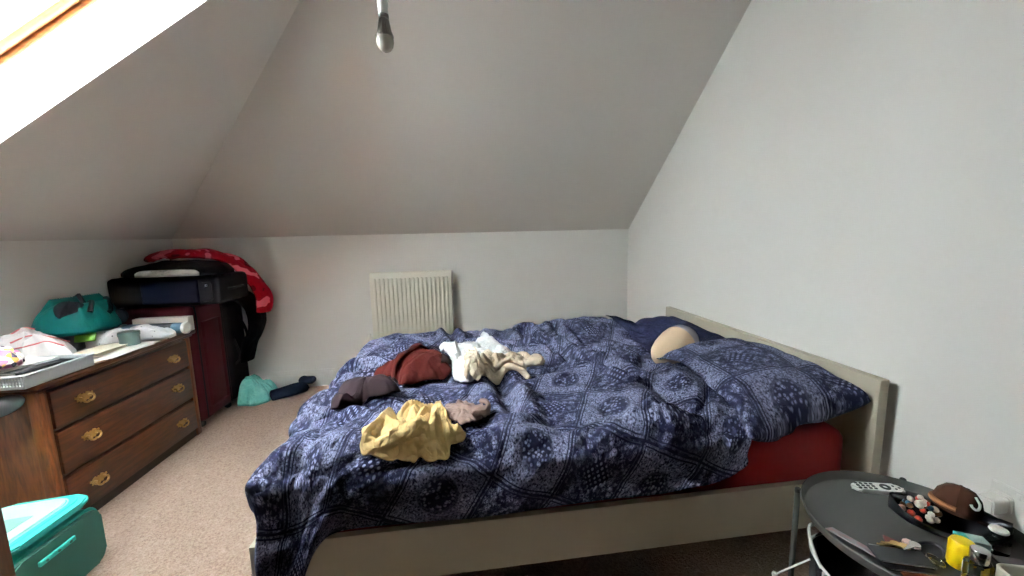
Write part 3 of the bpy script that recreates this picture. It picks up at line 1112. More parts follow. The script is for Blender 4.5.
add_tube(bm, [(RX0 - .045, RYF + .03, RZ0 + .05), (RX0 + .02, RYF + .03, RZ0 + .05)], .008, 8)
obj('pipe', bm, M_TRIM, rad, smooth=True)

# ------------------------------------------------------------------ pendant bulb
M_PLW = plain('white_plastic', (226, 224, 218), 0.35, var=.01)
m = N('grey_bulb_heatsink')
M_SINK = m.set(s2l((128, 124, 118)), .35, .6)
m = N('opal_bulb')
M_OPAL = m.set(s2l((205, 200, 188)), .12, trans=.35, ior=1.3)
PX, PY, PZ = -.285, 1.863, 2.306
pend = thing('pendant_lamp', (PX, PY, ZC), 0, 'bare unlit bulb in a white lampholder hanging on a cord from the ceiling', 'lamp')
bm = BM()
add_tube(bm, [(PX, PY, ZC), (PX, PY, PZ + .235)], .0045, 8)
obj('cord', bm, M_PLW, pend, smooth=True)
bm = BM()
add_lathe(bm, [(0, 0), (.042, 0), (.046, -.012), (.03, -.03), (.008, -.036), (0, -.036)], 24, T(PX, PY, ZC))
obj('ceiling_rose', bm, M_PLW, pend, smooth=True)
bm = BM()
add_lathe(bm, [(0, .245), (.008, .243), (.017, .232), (.020, .215), (.0205, .185), (.0225, .182), (.0225, .165), (.0205, .162), (.021, .130), (0, .128)], 24, T(PX, PY, PZ))
obj('lampholder', bm, M_PLW, pend, smooth=True)
bulb = thing_ = None
bm = BM()
prof = [(0, .134), (.021, .133), (.022, .122), (.0175, .118), (.0185, .10), (.026, .07), (.035, .048), (.036, .044), (0, .044)]
add_lathe(bm, prof, 24, T(PX, PY, PZ))
for k in range(20):
    a = 2 * math.pi * k / 20
    M = T(PX, PY, PZ) @ Matrix.Rotation(a, 4, 'Z')
    add_prism(bm, [(.016, .115), (.021, .115), (.029, .07), (.038, .046), (.016, .046)], .0018, M @ Matrix(((1, 0, 0, 0), (0, 0, -1, 0), (0, 1, 0, 0), (0, 0, 0, 1))))
hs = obj('bulb', bm, M_SINK, pend, smooth=True)
bm = BM()
add_lathe(bm, [(0, .046), (.033, .046), (.036, .035), (.0365, .025), (.033, .008), (.024, -.006), (.012, -.013), (0, -.0145)], 28, T(PX, PY, PZ))
obj('bulb_dome', bm, M_OPAL, hs, smooth=True)

# ------------------------------------------------------------------ chest of drawers
M_OAK = wood('brown_oak', (46, 21, 8), (84, 43, 17), 'Y', .38, 5)
M_OAKV = wood('brown_oak_upright', (78, 40, 16), (126, 72, 32), 'Z', .4, 5)
M_OAKD = wood('dark_oak', (34, 20, 12), (56, 34, 20), 'Y', .5, 5)
m = N('aged_brass')
M_BRASS = m.set(s2l((172, 140, 88)), .34, .85)
DX0, DX1, DY0, DY1, DZ = -2.665, -2.09, 2.125, 3.225, .83
dr = thing('chest_of_drawers', ((DX0 + DX1) / 2, (DY0 + DY1) / 2, 0), 0, 'brown oak chest of three drawers with brass handles, piled with clutter', 'dresser')
bm = BM()
add_box(bm, DX0, DX1 - .02, DY0, DY0 + .022, 0.0, .795)
add_box(bm, DX0, DX1 - .02, DY1 - .022, DY1, 0.0, .795)
add_box(bm, DX0, DX0 + .012, DY0 + .02, DY1 - .02, .02, .795)
obj('side_panel', bm, M_OAKV, dr)
for y0_, y1_ in ((DY0 - .004, DY0 + .046), (DY1 - .046, DY1 + .004)):
    bm = BM()
    add_box(bm, DX1 - .05, DX1, y0_, y1_, 0.0, .797, bev=.006)
    add_box(bm, DX1 - .052, DX1 + .004, y0_ + .012, y1_ - .012, .06, .77, bev=.006)
    obj('stile', bm, M_OAKV, dr, smooth=True)
bm = BM()
add_box(bm, DX0 - .005, DX1 + .035, DY0 - .03, DY1 + .03, .800, DZ, bev=.010, seg=3)
add_box(bm, DX0, DX1 + .016, DY0 - .014, DY1 + .014, .782, .802, bev=.006)
obj('dresser_top', bm, M_OAK, dr, smooth=True)
bm = BM()
for z0_, z1_ in ((.0, .058), (.296, .308), (.548, .560), (.770, .784)):
    add_box(bm, DX0 + .01, DX1 - .012, DY0 + .02, DY1 - .02, z0_, z1_)
obj('rail', bm, M_OAKD, dr)


def bat_handle(y, z, parent):
    """pierced brass back plate with a swan-neck bail"""
    half = [(0, .030), (.010, .022), (.020, .034), (.034, .030), (.046, .018), (.060, .022), (.062, .008), (.048, .002), (.050, -.014), (.034, -.012), (.026, -.024), (.012, -.018), (0, -.032)]
    poly = half + [(-a, b) for a, b in half[-2:0:-1]]
    M = Matrix(((0, 0, 1, DX1 + .008), (1, 0, 0, y), (0, 1, 0, z), (0, 0, 0, 1))) @ Matrix.Diagonal((.84, .84, .9, 1))
    bm = BM()
    add_prism(bm, poly[::-1], .005, M)
    for s in (-1, 1):
        add_lathe(bm, [(0, .003), (.009, .004), (.010, .010), (.006, .016), (.006, .024), (.009, .028), (0, .032)], 12, M @ T(.034 * s, .006, 0))
    pts = [M @ Vector(p) for p in ((-.034, .006, .024), (-.040, -.006, .027), (-.030, -.020, .030), (-.012, -.026, .031), (0, -.020, .031), (.012, -.026, .031), (.030, -.020, .030), (.040, -.006, .027), (.034, .006, .024))]
    add_tube(bm, spline([tuple(p) for p in pts], 4), .0055, 8)
    o = obj('handle', bm, M_BRASS, parent, smooth=True)
    return setp(o, 'ornate brass handle')


for z0_, z1_, hz in ((.562, .768, .668), (.310, .546, .448), (.060, .294, .180)):
    bm = BM()
    add_box(bm, DX1 - .30, DX1 - .004, DY0 + .050, DY1 - .050, z0_ + .004, z1_ - .004)
    add_box(bm, DX1 - .006, DX1 + .008, DY0 + .050, DY1 - .050, z0_ + .004, z1_ - .004, bev=.006)
    d_ = obj('drawer', bm, M_OAK, dr, smooth=True)
    for hy in (2.340, 3.015):
        bat_handle(hy, hz, d_)

# ------------------------------------------------------------------ clutter on the chest
m = N('white_perforated_plastic')
M_BASK = m.set(s2l((172, 176, 176)), .4)
bk = thing('basket', (-2.33, 2.22, DZ), 0, 'low white plastic basket with perforated sides at the front edge of the oak chest', 'basket')
bx0, bx1, by0, by1, bz0, bz1 = -2.62, -2.055, 2.045, 2.40, DZ, DZ + .062
bm = BM()
add_box(bm, bx0, bx1, by0, by1, bz0, bz0 + .005)
add_box(bm, bx0, bx1, by0, by0 + .006, bz0, bz0 + .012)
add_box(bm, bx0, bx1, by1 - .006, by1, bz0, bz1)
add_box(bm, bx1 - .006, bx1, by0, by1, bz0, bz1)
add_box(bm, bx0, bx0 + .006, by0, by1, bz0, bz1)
# perforated front: a lattice
nx_ = 44
for k in range(nx_ + 1):
    x = bx0 + (bx1 - bx0) * k / nx_
    add_box(bm, x - .0018, x + .0018, by0, by0 + .004, bz0 + .01, bz1 - .004)
for k in range(4):
    z = bz0 + .012 + k * .013
    add_box(bm, bx0, bx1, by0 + .0005, by0 + .0035, z - .0016, z + .0016)
obj('basket_body', bm, M_BASK, bk)
bm = BM()
add_tube(bm, [(bx0, by0, bz1), (bx1 - .02, by0 - .002, bz1), (bx1, by0 + .015, bz1), (bx1 + .002, by1, bz1), (bx0, by1, bz1)], .006, 8, closed=True)
obj('basket_rim', bm, M_BASK, bk, smooth=True)

# booklets slanting out of the basket
def booklet(x, y, z, L, Wd, tk, rz, ry, cover, lab, rx=0):
    o = thing('notebook', (x, y, z), 0, lab, 'notebook', None)
    M = rotm((x, y, z), rx, ry, rz)
    bm = BM()
    add_box(bm, -L / 2 + .003, L / 2 - .004, -Wd / 2 + .003, Wd / 2 - .003, .002, tk - .002, M=M)
    obj('pages', bm, M_PAPER, o)
    bm = BM()
    add_box(bm, -L / 2, L / 2, -Wd / 2, Wd / 2, 0, .002, M=M)
    add_box(bm, -L / 2, L / 2, -Wd / 2, Wd / 2, tk - .002, tk, M=M)
    add_box(bm, -L / 2, L / 2, -Wd / 2, -Wd / 2 + .002, 0, tk, M=M)
    obj('cover', bm, cover, o)
    return o


M_PAPER = plain('white_paper', (212, 210, 204), .9, var=.02)
M_BLACKP = plain('black_card', (24, 24, 28), .6, var=.05)
M_GREYP = plain('grey_card', (150, 154, 152), .6, var=.03)
M_BEIGE = plain('beige_card', (206, 196, 174), .8, var=.03)
booklet(-2.17, 2.26, DZ + .012, .24, .20, .012, 86, 0, M_GREYP, 'thin grey-white booklet lowest in the stack in the white basket')
booklet(-2.20, 2.255, DZ + .030, .24, .22, .012, 82, 1, M_PAPER, 'white booklet second from the bottom of the stack in the white basket')
booklet(-2.235, 2.25, DZ + .047, .24, .22, .013, 79, 1, M_BLACKP, 'black-covered notebook in the stack in the white basket')
booklet(-2.292, 2.240, DZ + .064, .24, .22, .012, 77, 1, M_PAPER, 'white booklet on top of the black notebook in the white basket')
# patterned scarf
m = N('multicolour_print_scarf')
co = m.coords()
v = m.n('ShaderNodeTexVoronoi')
m.l(co, v.inputs['Vector'])
v.inputs['Scale'].default_value = 46
r = m.n('ShaderNodeValToRGB')
m.l(m.math('FRACT', m.math('MULTIPLY', v.outputs['Color'], 3.0)), r.inputs[0])
r.color_ramp.interpolation = 'CONSTANT'
for i, (p, c) in enumerate(((0, (232, 226, 220)), (.25, (190, 120, 150)), (.42, (60, 48, 70)), (.55, (236, 228, 222)), (.72, (206, 160, 84)), (.86, (150, 90, 130)))):
    e = r.color_ramp.elements[i] if i < 2 else r.color_ramp.elements.new(p)
    e.position = p
    e.color = s2l(c)
M_SCARF = m.set(r.outputs[0], .9)
o, V = heap('scarf', [(-2.60, 2.12), (-2.58, 2.30), (-2.45, 2.36), (-2.30, 2.30), (-2.19, 2.20), (-2.22, 2.10), (-2.35, 2.055), (-2.5, 2.06)], flat(DZ + .084), .05, M_SCARF, 310,
            ((.02, 9), (.012, 18)), edge=.03, ridges=((.02, 10, .2, 3),), gap=0)
setp(o, 'multicoloured patterned scarf heaped in the white basket on the oak chest', 'scarf')
o, V = heap('folded_towel', [(-2.59, 2.08), (-2.59, 2.34), (-2.52, 2.37), (-2.445, 2.34), (-2.44, 2.22), (-2.445, 2.09), (-2.52, 2.075)], flat(DZ + .008), .058, M_WHT, 312,
            ((.010, 8), (.006, 16)), edge=.025, gap=0)
setp(o, 'white crumpled cloth lining the white basket under the scarf', 'cloth')
# white shirt with red piping
M_WHT2 = fabric('white_shirt_cotton', (214, 210, 210), .9, var=.03, wr=14, bump=.5, wrb=.02)
sh = thing('blouse', (-2.42, 2.62, DZ), 0, 'white blouse with red piping heaped on the left end of the oak chest', 'blouse')
o, V = heap('blouse_body', [(-2.655, 2.42), (-2.66, 2.55), (-2.64, 2.67), (-2.50, 2.70), (-2.38, 2.68), (-2.33, 2.58), (-2.22, 2.50), (-2.22, 2.43), (-2.40, 2.42)], flat(DZ),
            lambda x, y: .07 + .10 * np.clip((-2.15 - x) / .4, 0, 1), M_WHT2, 320, ((.022, 7), (.012, 15)), edge=.06, ridges=((.022, 7, 2.2, 3),), parent=sh, gap=0)
M_REDP = fabric('red_piping', (196, 110, 112), .85)
BLV = V


def on_heap(V, x, y):
    d = (V[:, 0] - x) ** 2 + (V[:, 1] - y) ** 2
    return V[np.argsort(d)[:6], 2].max()


for pth in (((-2.50, 2.46), (-2.45, 2.53), (-2.40, 2.60), (-2.39, 2.66)), ((-2.62, 2.47), (-2.58, 2.56), (-2.52, 2.62)), ((-2.50, 2.445), (-2.38, 2.47), (-2.26, 2.48))):
    bm = BM()
    q = resample(spline(pth, 10), 24)
    zz = np.convolve(np.pad([on_heap(V, x, y) for x, y in q], 3, 'edge'), np.ones(7) / 7, 'valid')
    add_tube(bm, [(x, y, z + .002) for (x, y), z in zip(q, zz)], .0042, 6)
    setp(obj('piping', bm, M_REDP, sh, smooth=True), 'red piping')
# grey cloth with teal rucksack on it
M_GREYC = fabric('grey_jersey', (128, 122, 130), .95, var=.05, wr=16, bump=.4)
o, V = heap('sweatshirt', [(-2.66, 2.74), (-2.655, 3.17), (-2.52, 3.20), (-2.50, 3.10), (-2.46, 2.96), (-2.45, 2.86), (-2.44, 2.76), (-2.54, 2.72)], flat(DZ), .085, M_GREYC, 330, ((.016, 8), (.01, 16)), edge=.05, gap=0, ridges=((.02, 8, .3, 3),))
setp(o, 'grey jersey sweatshirt folded under the teal rucksack', 'sweatshirt')
M_TEAL = fabric('teal_nylon', (8, 92, 88), .5, var=.04, wr=12, bump=.35, wrb=.02)
M_TEALD = fabric('black_nylon', (16, 16, 20), .7, var=.1)
tb = thing('rucksack', (-2.45, 2.92, DZ + .10), 0, 'teal nylon rucksack with black mesh lying against the left wall on the chest', 'rucksack')
zt = lambda x, y: .085 + .07 * np.exp(-((y - 2.80) ** 2) / .02) - .03 * np.clip((y - 3.0) / .2, 0, 1)
o, TV = heap('bag_body', [(-2.655, 2.72), (-2.665, 2.88), (-2.66, 3.07), (-2.58, 3.14), (-2.45, 3.11), (-2.37, 3.00), (-2.34, 2.86), (-2.38, 2.73), (-2.50, 2.69)], flat(DZ + .108), zt, M_TEAL, 340,
             ((.05, 6), (.024, 12)), edge=.03, center=(-2.49, 2.91), parent=tb, gap=0, ridges=((.03, 5, 1.0, 2.5),), wob=.002,
             folds=((.20, .10, ((-2.58, 2.80), (-2.54, 2.92), (-2.52, 3.06))), (.16, .06, ((-2.41, 2.78), (-2.42, 2.90), (-2.46, 3.05))), (.13, .05, ((-2.44, 2.76), (-2.54, 2.78), (-2.62, 2.84)))))
o, V2 = heap('mesh_pocket', [(-2.48, 2.715), (-2.53, 2.76), (-2.48, 2.83), (-2.42, 2.825), (-2.40, 2.77)], lambda x, y: np.vectorize(lambda a, b: on_heap(TV, a, b))(x, y) - .028, .03, M_TEALD, 345,
             ((.004, 20),), edge=.02, parent=tb, nr=16, nt=60, wob=.004)
bm = BM()
for pth in (((-2.37, 2.80), (-2.41, 2.87), (-2.50, 2.92), (-2.60, 2.95)), ((-2.375, 2.94), (-2.42, 3.01), (-2.49, 3.07))):
    add_tube(bm, [(x, y, on_heap(TV, x, y) + .004) for x, y in resample(spline(pth, 8), 18)], .014, 6)
setp(obj('strap', bm, M_TEALD, tb, smooth=True), 'black strap')
bm = BM()
add_lathe(bm, [(0, 0), (.05, .004), (.068, .03), (.070, .07), (.05, .10), (0, .108)], 20, rotm((-2.44, 3.03, DZ + .15), -75, 0, -20) @ Matrix.Scale(.8, 4))
setp(obj('end_panel', bm, M_TEALD, tb, smooth='all'), 'black end panel')
# spotted white cloth
m = N('white_cloth_with_tiny_sprigs')
co = m.coords()
v = m.n('ShaderNodeTexVoronoi')
m.l(co, v.inputs['Vector'])
v.inputs['Scale'].default_value = 26
n2 = m.noise(co, 20, 4)
m.bump(n2.outputs[0], .5, .02)
M_SPRIG = m.set(m.mix(m.ramp(v.outputs['Distance'], .16, .10), s2l((214, 214, 218)), s2l((70, 78, 84))), .9)
o, V = heap('sprigged_cloth', [(-2.50, 2.85), (-2.32, 2.80), (-2.26, 2.90), (-2.08, 2.95), (-2.05, 3.04), (-2.09, 3.08), (-2.22, 3.06), (-2.31, 3.02), (-2.33, 2.88), (-2.42, 2.87)], flat(DZ), lambda x, y: .07 - .03 * np.clip((x + 2.2) / .12, 0, 1), M_SPRIG, 350,
            ((.018, 9), (.012, 18)), edge=.04, gap=0, center=(-2.25, 2.93), ridges=((.035, 6, 2.3, 3), (.015, 12, 1.2, 3)), nr=54)
setp(o, 'white sprigged cloth crumpled behind the grey-green tin', 'cloth')
m = N('leaf_green_packet')
M_GREEN = m.set(s2l((92, 142, 30)), .4)
bm = BM()
M = rotm((-2.40, 2.775, DZ + .085), 62, 0, 20)
add_box(bm, -.05, .05, -.035, .035, -.008, .008, bev=.006, M=M)
add_prism(bm, [(-.05, .034), (.05, .034), (.046, .044), (-.046, .044)], .003, M)
setp(obj('packet', bm, M_GREEN, smooth=True), 'small leaf-green packet between the blouse and the sprigged cloth', 'packet')
# folder, loose sheets
bm = BM()
M = rotm((-2.215, 2.66, DZ + .012), 0, 3, 100)
add_box(bm, -.18, .18, -.07, .09, 0, .004, M=M)
add_box(bm, -.17, .165, -.06, .085, .004, .014, M=M)
add_box(bm, -.18, .18, -.07, .09, .014, .018, M=M)
setp(obj('folder', bm, M_BEIGE), 'beige card folder lying on loose sheets beside the grey-green tin', 'folder')
bm = BM()
for k, (dx, dy, rz) in enumerate(((0, 0, 84), (.01, .06, 92), (-.02, .02, 100))):
    add_box(bm, -.2, .2, -.085, .085, .0005 + k * .0022, .0022 + k * .0022, M=rotm((-2.15 + dx, 2.64 + dy, DZ), 0, 0, rz))
setp(obj('paper_sheets', bm, M_PAPER), 'loose white paper sheets along the front edge of the oak chest', 'paper')
# tin
m = N('grey_green_tin')
M_TIN = m.set(s2l((92, 112, 108)), .4, .3)
tn = thing('tin', (-2.185, 2.82, DZ + .005), 0, 'round grey-green lidded tin on the front edge of the oak chest', 'tin')
bm = BM()
add_lathe(bm, [(0, 0), (.050, 0), (.052, .003), (.052, .066), (0, .066)], 40, T(-2.185, 2.82, DZ + .008))
obj('tin_body', bm, M_TIN, tn, smooth=True)
bm = BM()
add_lathe(bm, [(0, .070), (.0545, .070), (.0555, .072), (.0555, .092), (.053, .096), (.045, .0945), (0, .0945)], 40, T(-2.185, 2.82, DZ))
obj('lid', bm, M_TIN, tn, smooth=True)
# poster tube and white carton
tu = thing('poster_tube', (-2.24, 3.115, DZ), 0, 'blue poster tube with white end caps lying at the far end of the chest', 'tube')
m = N('blue_printed_card')
M_BLUE = m.set(s2l((84, 116, 140)), .5)
m = N('dark_slate_card')
M_SLATE = m.set(s2l((54, 62, 72)), .5)
MT = frame_m((-2.46, 3.125, DZ + .044), (1, -.03, 0)) @ Matrix.Rotation(math.radians(90), 4, 'Y')
bm = BM()
add_lathe(bm, [(0, .02), (.039, .02), (.039, .42), (0, .42)], 32, MT)
obj('tube_body', bm, M_BLUE, tu, smooth=True)
bm = BM()
add_lathe(bm, [(0, .18), (.0395, .18), (.0395, .35), (0, .35)], 32, MT)
setp(obj('band', bm, M_SLATE, tu, smooth=True), 'dark slate label band')
for a_, b_ in ((0, .022), (.418, .445)):
    bm = BM()
    add_lathe(bm, [(0, a_), (.040, a_), (.043, a_ + .003), (.043, b_ - .003), (.040, b_), (.031, b_), (.029, b_ - .006), (0, b_ - .006)], 32, MT)
    setp(obj('end_cap', bm, M_TRIM, tu, smooth=True), 'white end cap')
bm = BM()
add_box(bm, -2.43, -2.055, 3.180, 3.245, DZ, DZ + .11, bev=.003)
add_box(bm, -2.43, -2.055, 3.2115, 3.2135, DZ + .1095, DZ + .1112)
setp(obj('carton', bm, M_PAPER, smooth=True), 'long white cardboard carton behind the blue poster tube', 'box')
# glossy oval case at the near end of the chest
m = N('grey_gloss_plastic')
M_GLOSS = m.set(s2l((120, 122, 126)), .12, .3)
MO = frame_m((-2.215, 2.088, .735), (.9, 0, .34), (0, -1, 0))
bm = BM()
add_lathe(bm, [(0, -.034), (.06, -.030), (.10, -.016), (.112, 0), (.104, .014), (.07, .028), (0, .036)], 40, MO @ Matrix.Diagonal((1.0, .42, 1, 1)))
setp(obj('oval_case', bm, M_GLOSS, smooth='all'), 'glossy grey oval plastic case against the side of the chest below the white basket', 'case')

# ------------------------------------------------------------------ luggage in the corner
M_MAROON = fabric('maroon_suitcase_fabric', (58, 10, 18), .75, var=.08, wr=6, bump=.15)
M_BLK = fabric('black_suitcase_fabric', (17, 17, 20), .75, var=.1, wr=6, bump=.15)
M_NAVY = fabric('navy_suitcase_fabric', (20, 24, 42), .75, var=.08, wr=6, bump=.15)
M_RUB = plain('black_rubber', (14, 14, 15), .6)


def case_body(bm, x0, x1, y0, y1, z0, z1, r=.04, seg=4):
    add_box(bm, x0, x1, y0, y1, z0, z1, bev=r, seg=seg)


ms = thing('suitcase', (-2.38, 3.52, 0), 0, 'tall maroon suitcase standing between the oak chest and the back wall', 'suitcase')
bm = BM()
case_body(bm, -2.655, -2.105, 3.295, 3.725, .045, 1.0)
obj('case_shell', bm, M_MAROON, ms, smooth=True)
for y in (3.345, 3.675):
    bm = BM()
    q = [(-2.09, y + 0, .10), (-2.09, y, .95), (-2.12, y, .99), (-2.60, y, 1.003), (-2.64, y, .97)]
    add_tube(bm, [(x + .0, yy, z) for x, yy, z in spline([(-2.103, y, .075), (-2.101, y, .3), (-2.101, y, .7), (-2.102, y, .95), (-2.14, y, .998), (-2.4, y, .998), (-2.62, y, .996)], 6)], .006, 8)
    setp(obj('piping', bm, M_BLK, ms, smooth=True), 'black edge piping')
bm = BM()
add_box(bm, -2.104, -2.094, 3.40, 3.62, .14, .86, bev=.02)
obj('front_pocket', bm, M_MAROON, ms, smooth=True)
for wx_, wy_ in ((-2.15, 3.33), (-2.15, 3.69), (-2.61, 3.33), (-2.61, 3.69)):
    bm = BM()
    add_lathe(bm, [(0, -.014), (.024, -.014), (.028, -.008), (.028, .008), (.024, .014), (0, .014)], 18, T(wx_, wy_, .0285) @ Matrix.Rotation(math.radians(90), 4, 'X'))
    add_box(bm, wx_ - .018, wx_ + .018, wy_ - .022, wy_ + .022, .034, .062, bev=.006)
    obj('wheel', bm, M_RUB, ms, smooth=True)
ns = thing('suitcase', (-2.2, 3.52, 1.005), 0, 'navy and black suitcase lying flat on top of the maroon suitcase', 'suitcase')
bm = BM()
case_body(bm, -2.66, -1.88, 3.29, 3.74, 1.008, 1.235, .035)
obj('case_shell', bm, M_BLK, ns, smooth=True)
bm = BM()
case_body(bm, -2.42, -2.02, 3.278, 3.30, 1.03, 1.215, .012, 3)
setp(obj('front_pocket', bm, M_NAVY, ns, smooth=True), 'navy front pocket')
bm = BM()
add_tube(bm, [(x, 3.286, z) for x, z in ((-1.99, 1.19), (-1.94, 1.19), (-1.92, 1.17), (-1.92, 1.06), (-1.94, 1.04), (-1.99, 1.04))], .004, 6)
obj('zip', bm, M_RUB, ns, smooth=True)
bm = BM()
add_box(bm, -1.965, -1.955, 3.276, 3.29, 1.155, 1.17, bev=.002)
setp(obj('zip_pull', bm, M_ALU, ns), 'small silver zip pull')
bm = BM()
add_tube(bm, spline([(-1.883, 3.42, 1.12), (-1.862, 3.44, 1.12), (-1.857, 3.52, 1.12), (-1.862, 3.60, 1.12), (-1.883, 3.62, 1.12)], 5), .010, 8)
obj('carry_handle', bm, M_BLK, ns, smooth=True)
bs = thing('suitcase', (-2.3, 3.88, 0), 0, 'black cabin bag squeezed between the maroon suitcase and the back wall', 'suitcase')
bm = BM()
case_body(bm, -2.60, -2.115, 3.765, 4.06, .03, .94, .05)
obj('case_shell', bm, M_BLK, bs, smooth=True)
bm = BM()
add_tube(bm, spline([(-2.115, 3.84, .60), (-2.08, 3.83, .50), (-2.075, 3.83, .42), (-2.12, 3.83, .36)], 6), .010, 6)
add_tube(bm, spline([(-2.115, 3.95, .80), (-2.06, 3.95, .66), (-2.05, 3.94, .5), (-2.115, 3.94, .34)], 6), .012, 6)
obj('strap', bm, M_RUB, bs, smooth=True)

M_BLKC = fabric('black_jersey', (13, 13, 15), .95, var=.1, wr=14, bump=.4)
o, V = heap('bunched_garment', [(-2.64, 3.42), (-2.64, 3.62), (-2.40, 3.70), (-2.06, 3.70), (-1.93, 3.62), (-1.91, 3.46), (-2.00, 3.38), (-2.2, 3.38), (-2.42, 3.35)], flat(1.237), lambda x, y: .055 + .02 * np.exp(-((x + 2.3) ** 2) / .05),
            M_BLKC, 410, ((.014, 8), (.01, 16)), edge=.04, gap=.001, ridges=((.02, 8, .2, 3),))
setp(o, 'black garment bunched on top of the navy suitcase', 'clothing')
o, V = heap('folded_cloth', [(-2.45, 3.31), (-2.45, 3.36), (-2.22, 3.365), (-2.06, 3.36), (-2.04, 3.325), (-2.2, 3.305)], flat(1.237), .024, M_WHT, 415, ((.004, 14),), edge=.02, gap=.001, nr=20, nt=90, wob=.004)
setp(o, 'strip of white cloth showing between navy suitcase and black garment', 'cloth')

m = N('red_camouflage_blanket')
co = m.coords()
n1 = m.noise(co, 6.5, 2, .5)
m.bump(m.noise(co, 30, 4).outputs[0], .3, .012)
c1 = m.mix(m.ramp(n1.outputs[0], .545, .565), s2l((136, 4, 22)), s2l((206, 96, 110)))
M_BLANK = m.set(m.mix(m.ramp(n1.outputs[0], .40, .385), c1, s2l((84, 4, 14))), .95, spec=.1)


def drape(name, path, yfront, yback, mat, thick, seed, lab, cat, amp=.02, sag=.05, nu=70, nv=34, parent=None):
    """a cloth hung over the corner of the stack: profile path in x,z and its two edges in y"""
    p = resample(spline(path, 12), nu)
    u = np.linspace(0, 1, nu)
    yf = np.interp(u, np.linspace(0, 1, len(yfront)), yfront)
    yb = np.interp(u, np.linspace(0, 1, len(yback)), yback)
    v = np.linspace(0, 1, nv)
    Y = yf[:, None] * (1 - v) + yb[:, None] * v
    td = np.gradient(p, axis=0)
    td /= np.linalg.norm(td, axis=1)[:, None]
    nn = np.stack([-td[:, 1], td[:, 0]], 1)
    nn = np.where((nn[:, 1] + nn[:, 0] < 0)[:, None], -nn, nn)
    s = np.cumsum(np.r_[0, np.linalg.norm(np.diff(p, axis=0), axis=1)])
    hh = amp * crumple(s[:, None] + 0 * Y, Y, seed, ((1.0, 7), (.5, 15)), .05, .3, 2.0, 5.0) - sag * (2 * v[None] - 1) ** 4
    hh = np.maximum(hh, -.055)
    X = p[:, 0][:, None] + nn[:, 0][:, None] * hh
    Z = p[:, 1][:, None] + nn[:, 1][:, None] * hh
    return setp(grid_mesh(name, np.stack([X, Y, Z], -1), mat, np.stack([X, Y], -1), thick, parent), lab, cat)


drape('hanging_garment', [(-2.14, .985), (-2.05, 1.00), (-1.97, .94), (-1.935, .86), (-1.92, .77), (-1.94, .66), (-2.0, .56), (-2.05, .38)],
      (3.79, 3.79, 3.79, 3.79, 3.79, 3.80, 3.82), (3.99, 4.0, 4.0, 4.0, 3.99, 3.98, 3.96), M_BLKC, .045, 420,
      'black garment hanging down off the luggage under the red blanket', 'clothing', amp=.018, sag=.03)
drape('blanket', [(-2.58, 1.365), (-2.46, 1.39), (-2.26, 1.39), (-2.08, 1.33), (-1.95, 1.20), (-1.86, 1.05), (-1.83, .92), (-1.85, .84)],
      (3.60, 3.56, 3.63, 3.78, 3.80, 3.80, 3.80, 3.80), (3.86, 3.92, 3.96, 3.98, 4.0, 4.0, 3.98), M_BLANK, .04, 430,
      'red and pink patterned fleece blanket draped over the luggage stack', 'blanket', amp=.022, sag=.035)

# ------------------------------------------------------------------ on the floor by the back wall
m = N('turquoise_carrier_bag_plastic')
co = m.coords()
n1 = m.noise(co, 18, 4, .6)
m.bump(n1.outputs[0], .9, .03)
M_CARR = m.set(m.mix(n1.outputs[0], s2l((60, 160, 150)), s2l((140, 214, 200))), .22, spec=.6)
cb = thing('plastic_bag', (-1.97, 3.86, 0), 0, 'crumpled turquoise plastic carrier bag on the carpet by the skirting board', 'bag')
o, V = heap('bag_body', [(-2.085, 3.75), (-2.10, 3.90), (-2.06, 4.02), (-1.96, 4.04), (-1.86, 3.98), (-1.82, 3.86), (-1.86, 3.74), (-1.94, 3.68), (-2.03, 3.69)], flat(0.0), lambda x, y: .15 + .10 * np.clip((-1.95 - x) / .12, 0, 1),
            M_CARR, 440, ((.04, 9), (.025, 18)), edge=.06, gap=.001, parent=cb, ridges=((.04, 8, .9, 2.5),))
bm = BM()
add_tube(bm, spline([(-2.03, 3.79, .22), (-2.01, 3.77, .245), (-1.98, 3.775, .24), (-1.95, 3.80, .18)], 6), .010, 6)
obj('bag_handle', bm, M_CARR, cb, smooth=True)
M_DNAVY = fabric('dark_navy_cloth', (20, 26, 42), .9, var=.1, wr=14, bump=.4)
nv_ = thing('rolled_garment', (-1.68, 3.92, 0), 0, 'dark navy rolled garment lying on the carpet beside the turquoise bag', 'clothing')
o, V = strip('leg_roll', [(-1.83, 3.78), (-1.75, 3.83), (-1.66, 3.89), (-1.57, 3.97)], (.05, .075, .085, .06), flat(0), M_DNAVY, 450, nv_, lift=.05, arch=.052)
o, V = strip('folded_cuff', [(-1.63, 4.02), (-1.57, 3.99), (-1.50, 3.98)], (.045, .06, .045), flat(.075), M_DNAVY, 452, nv_, lift=.03, arch=.04)

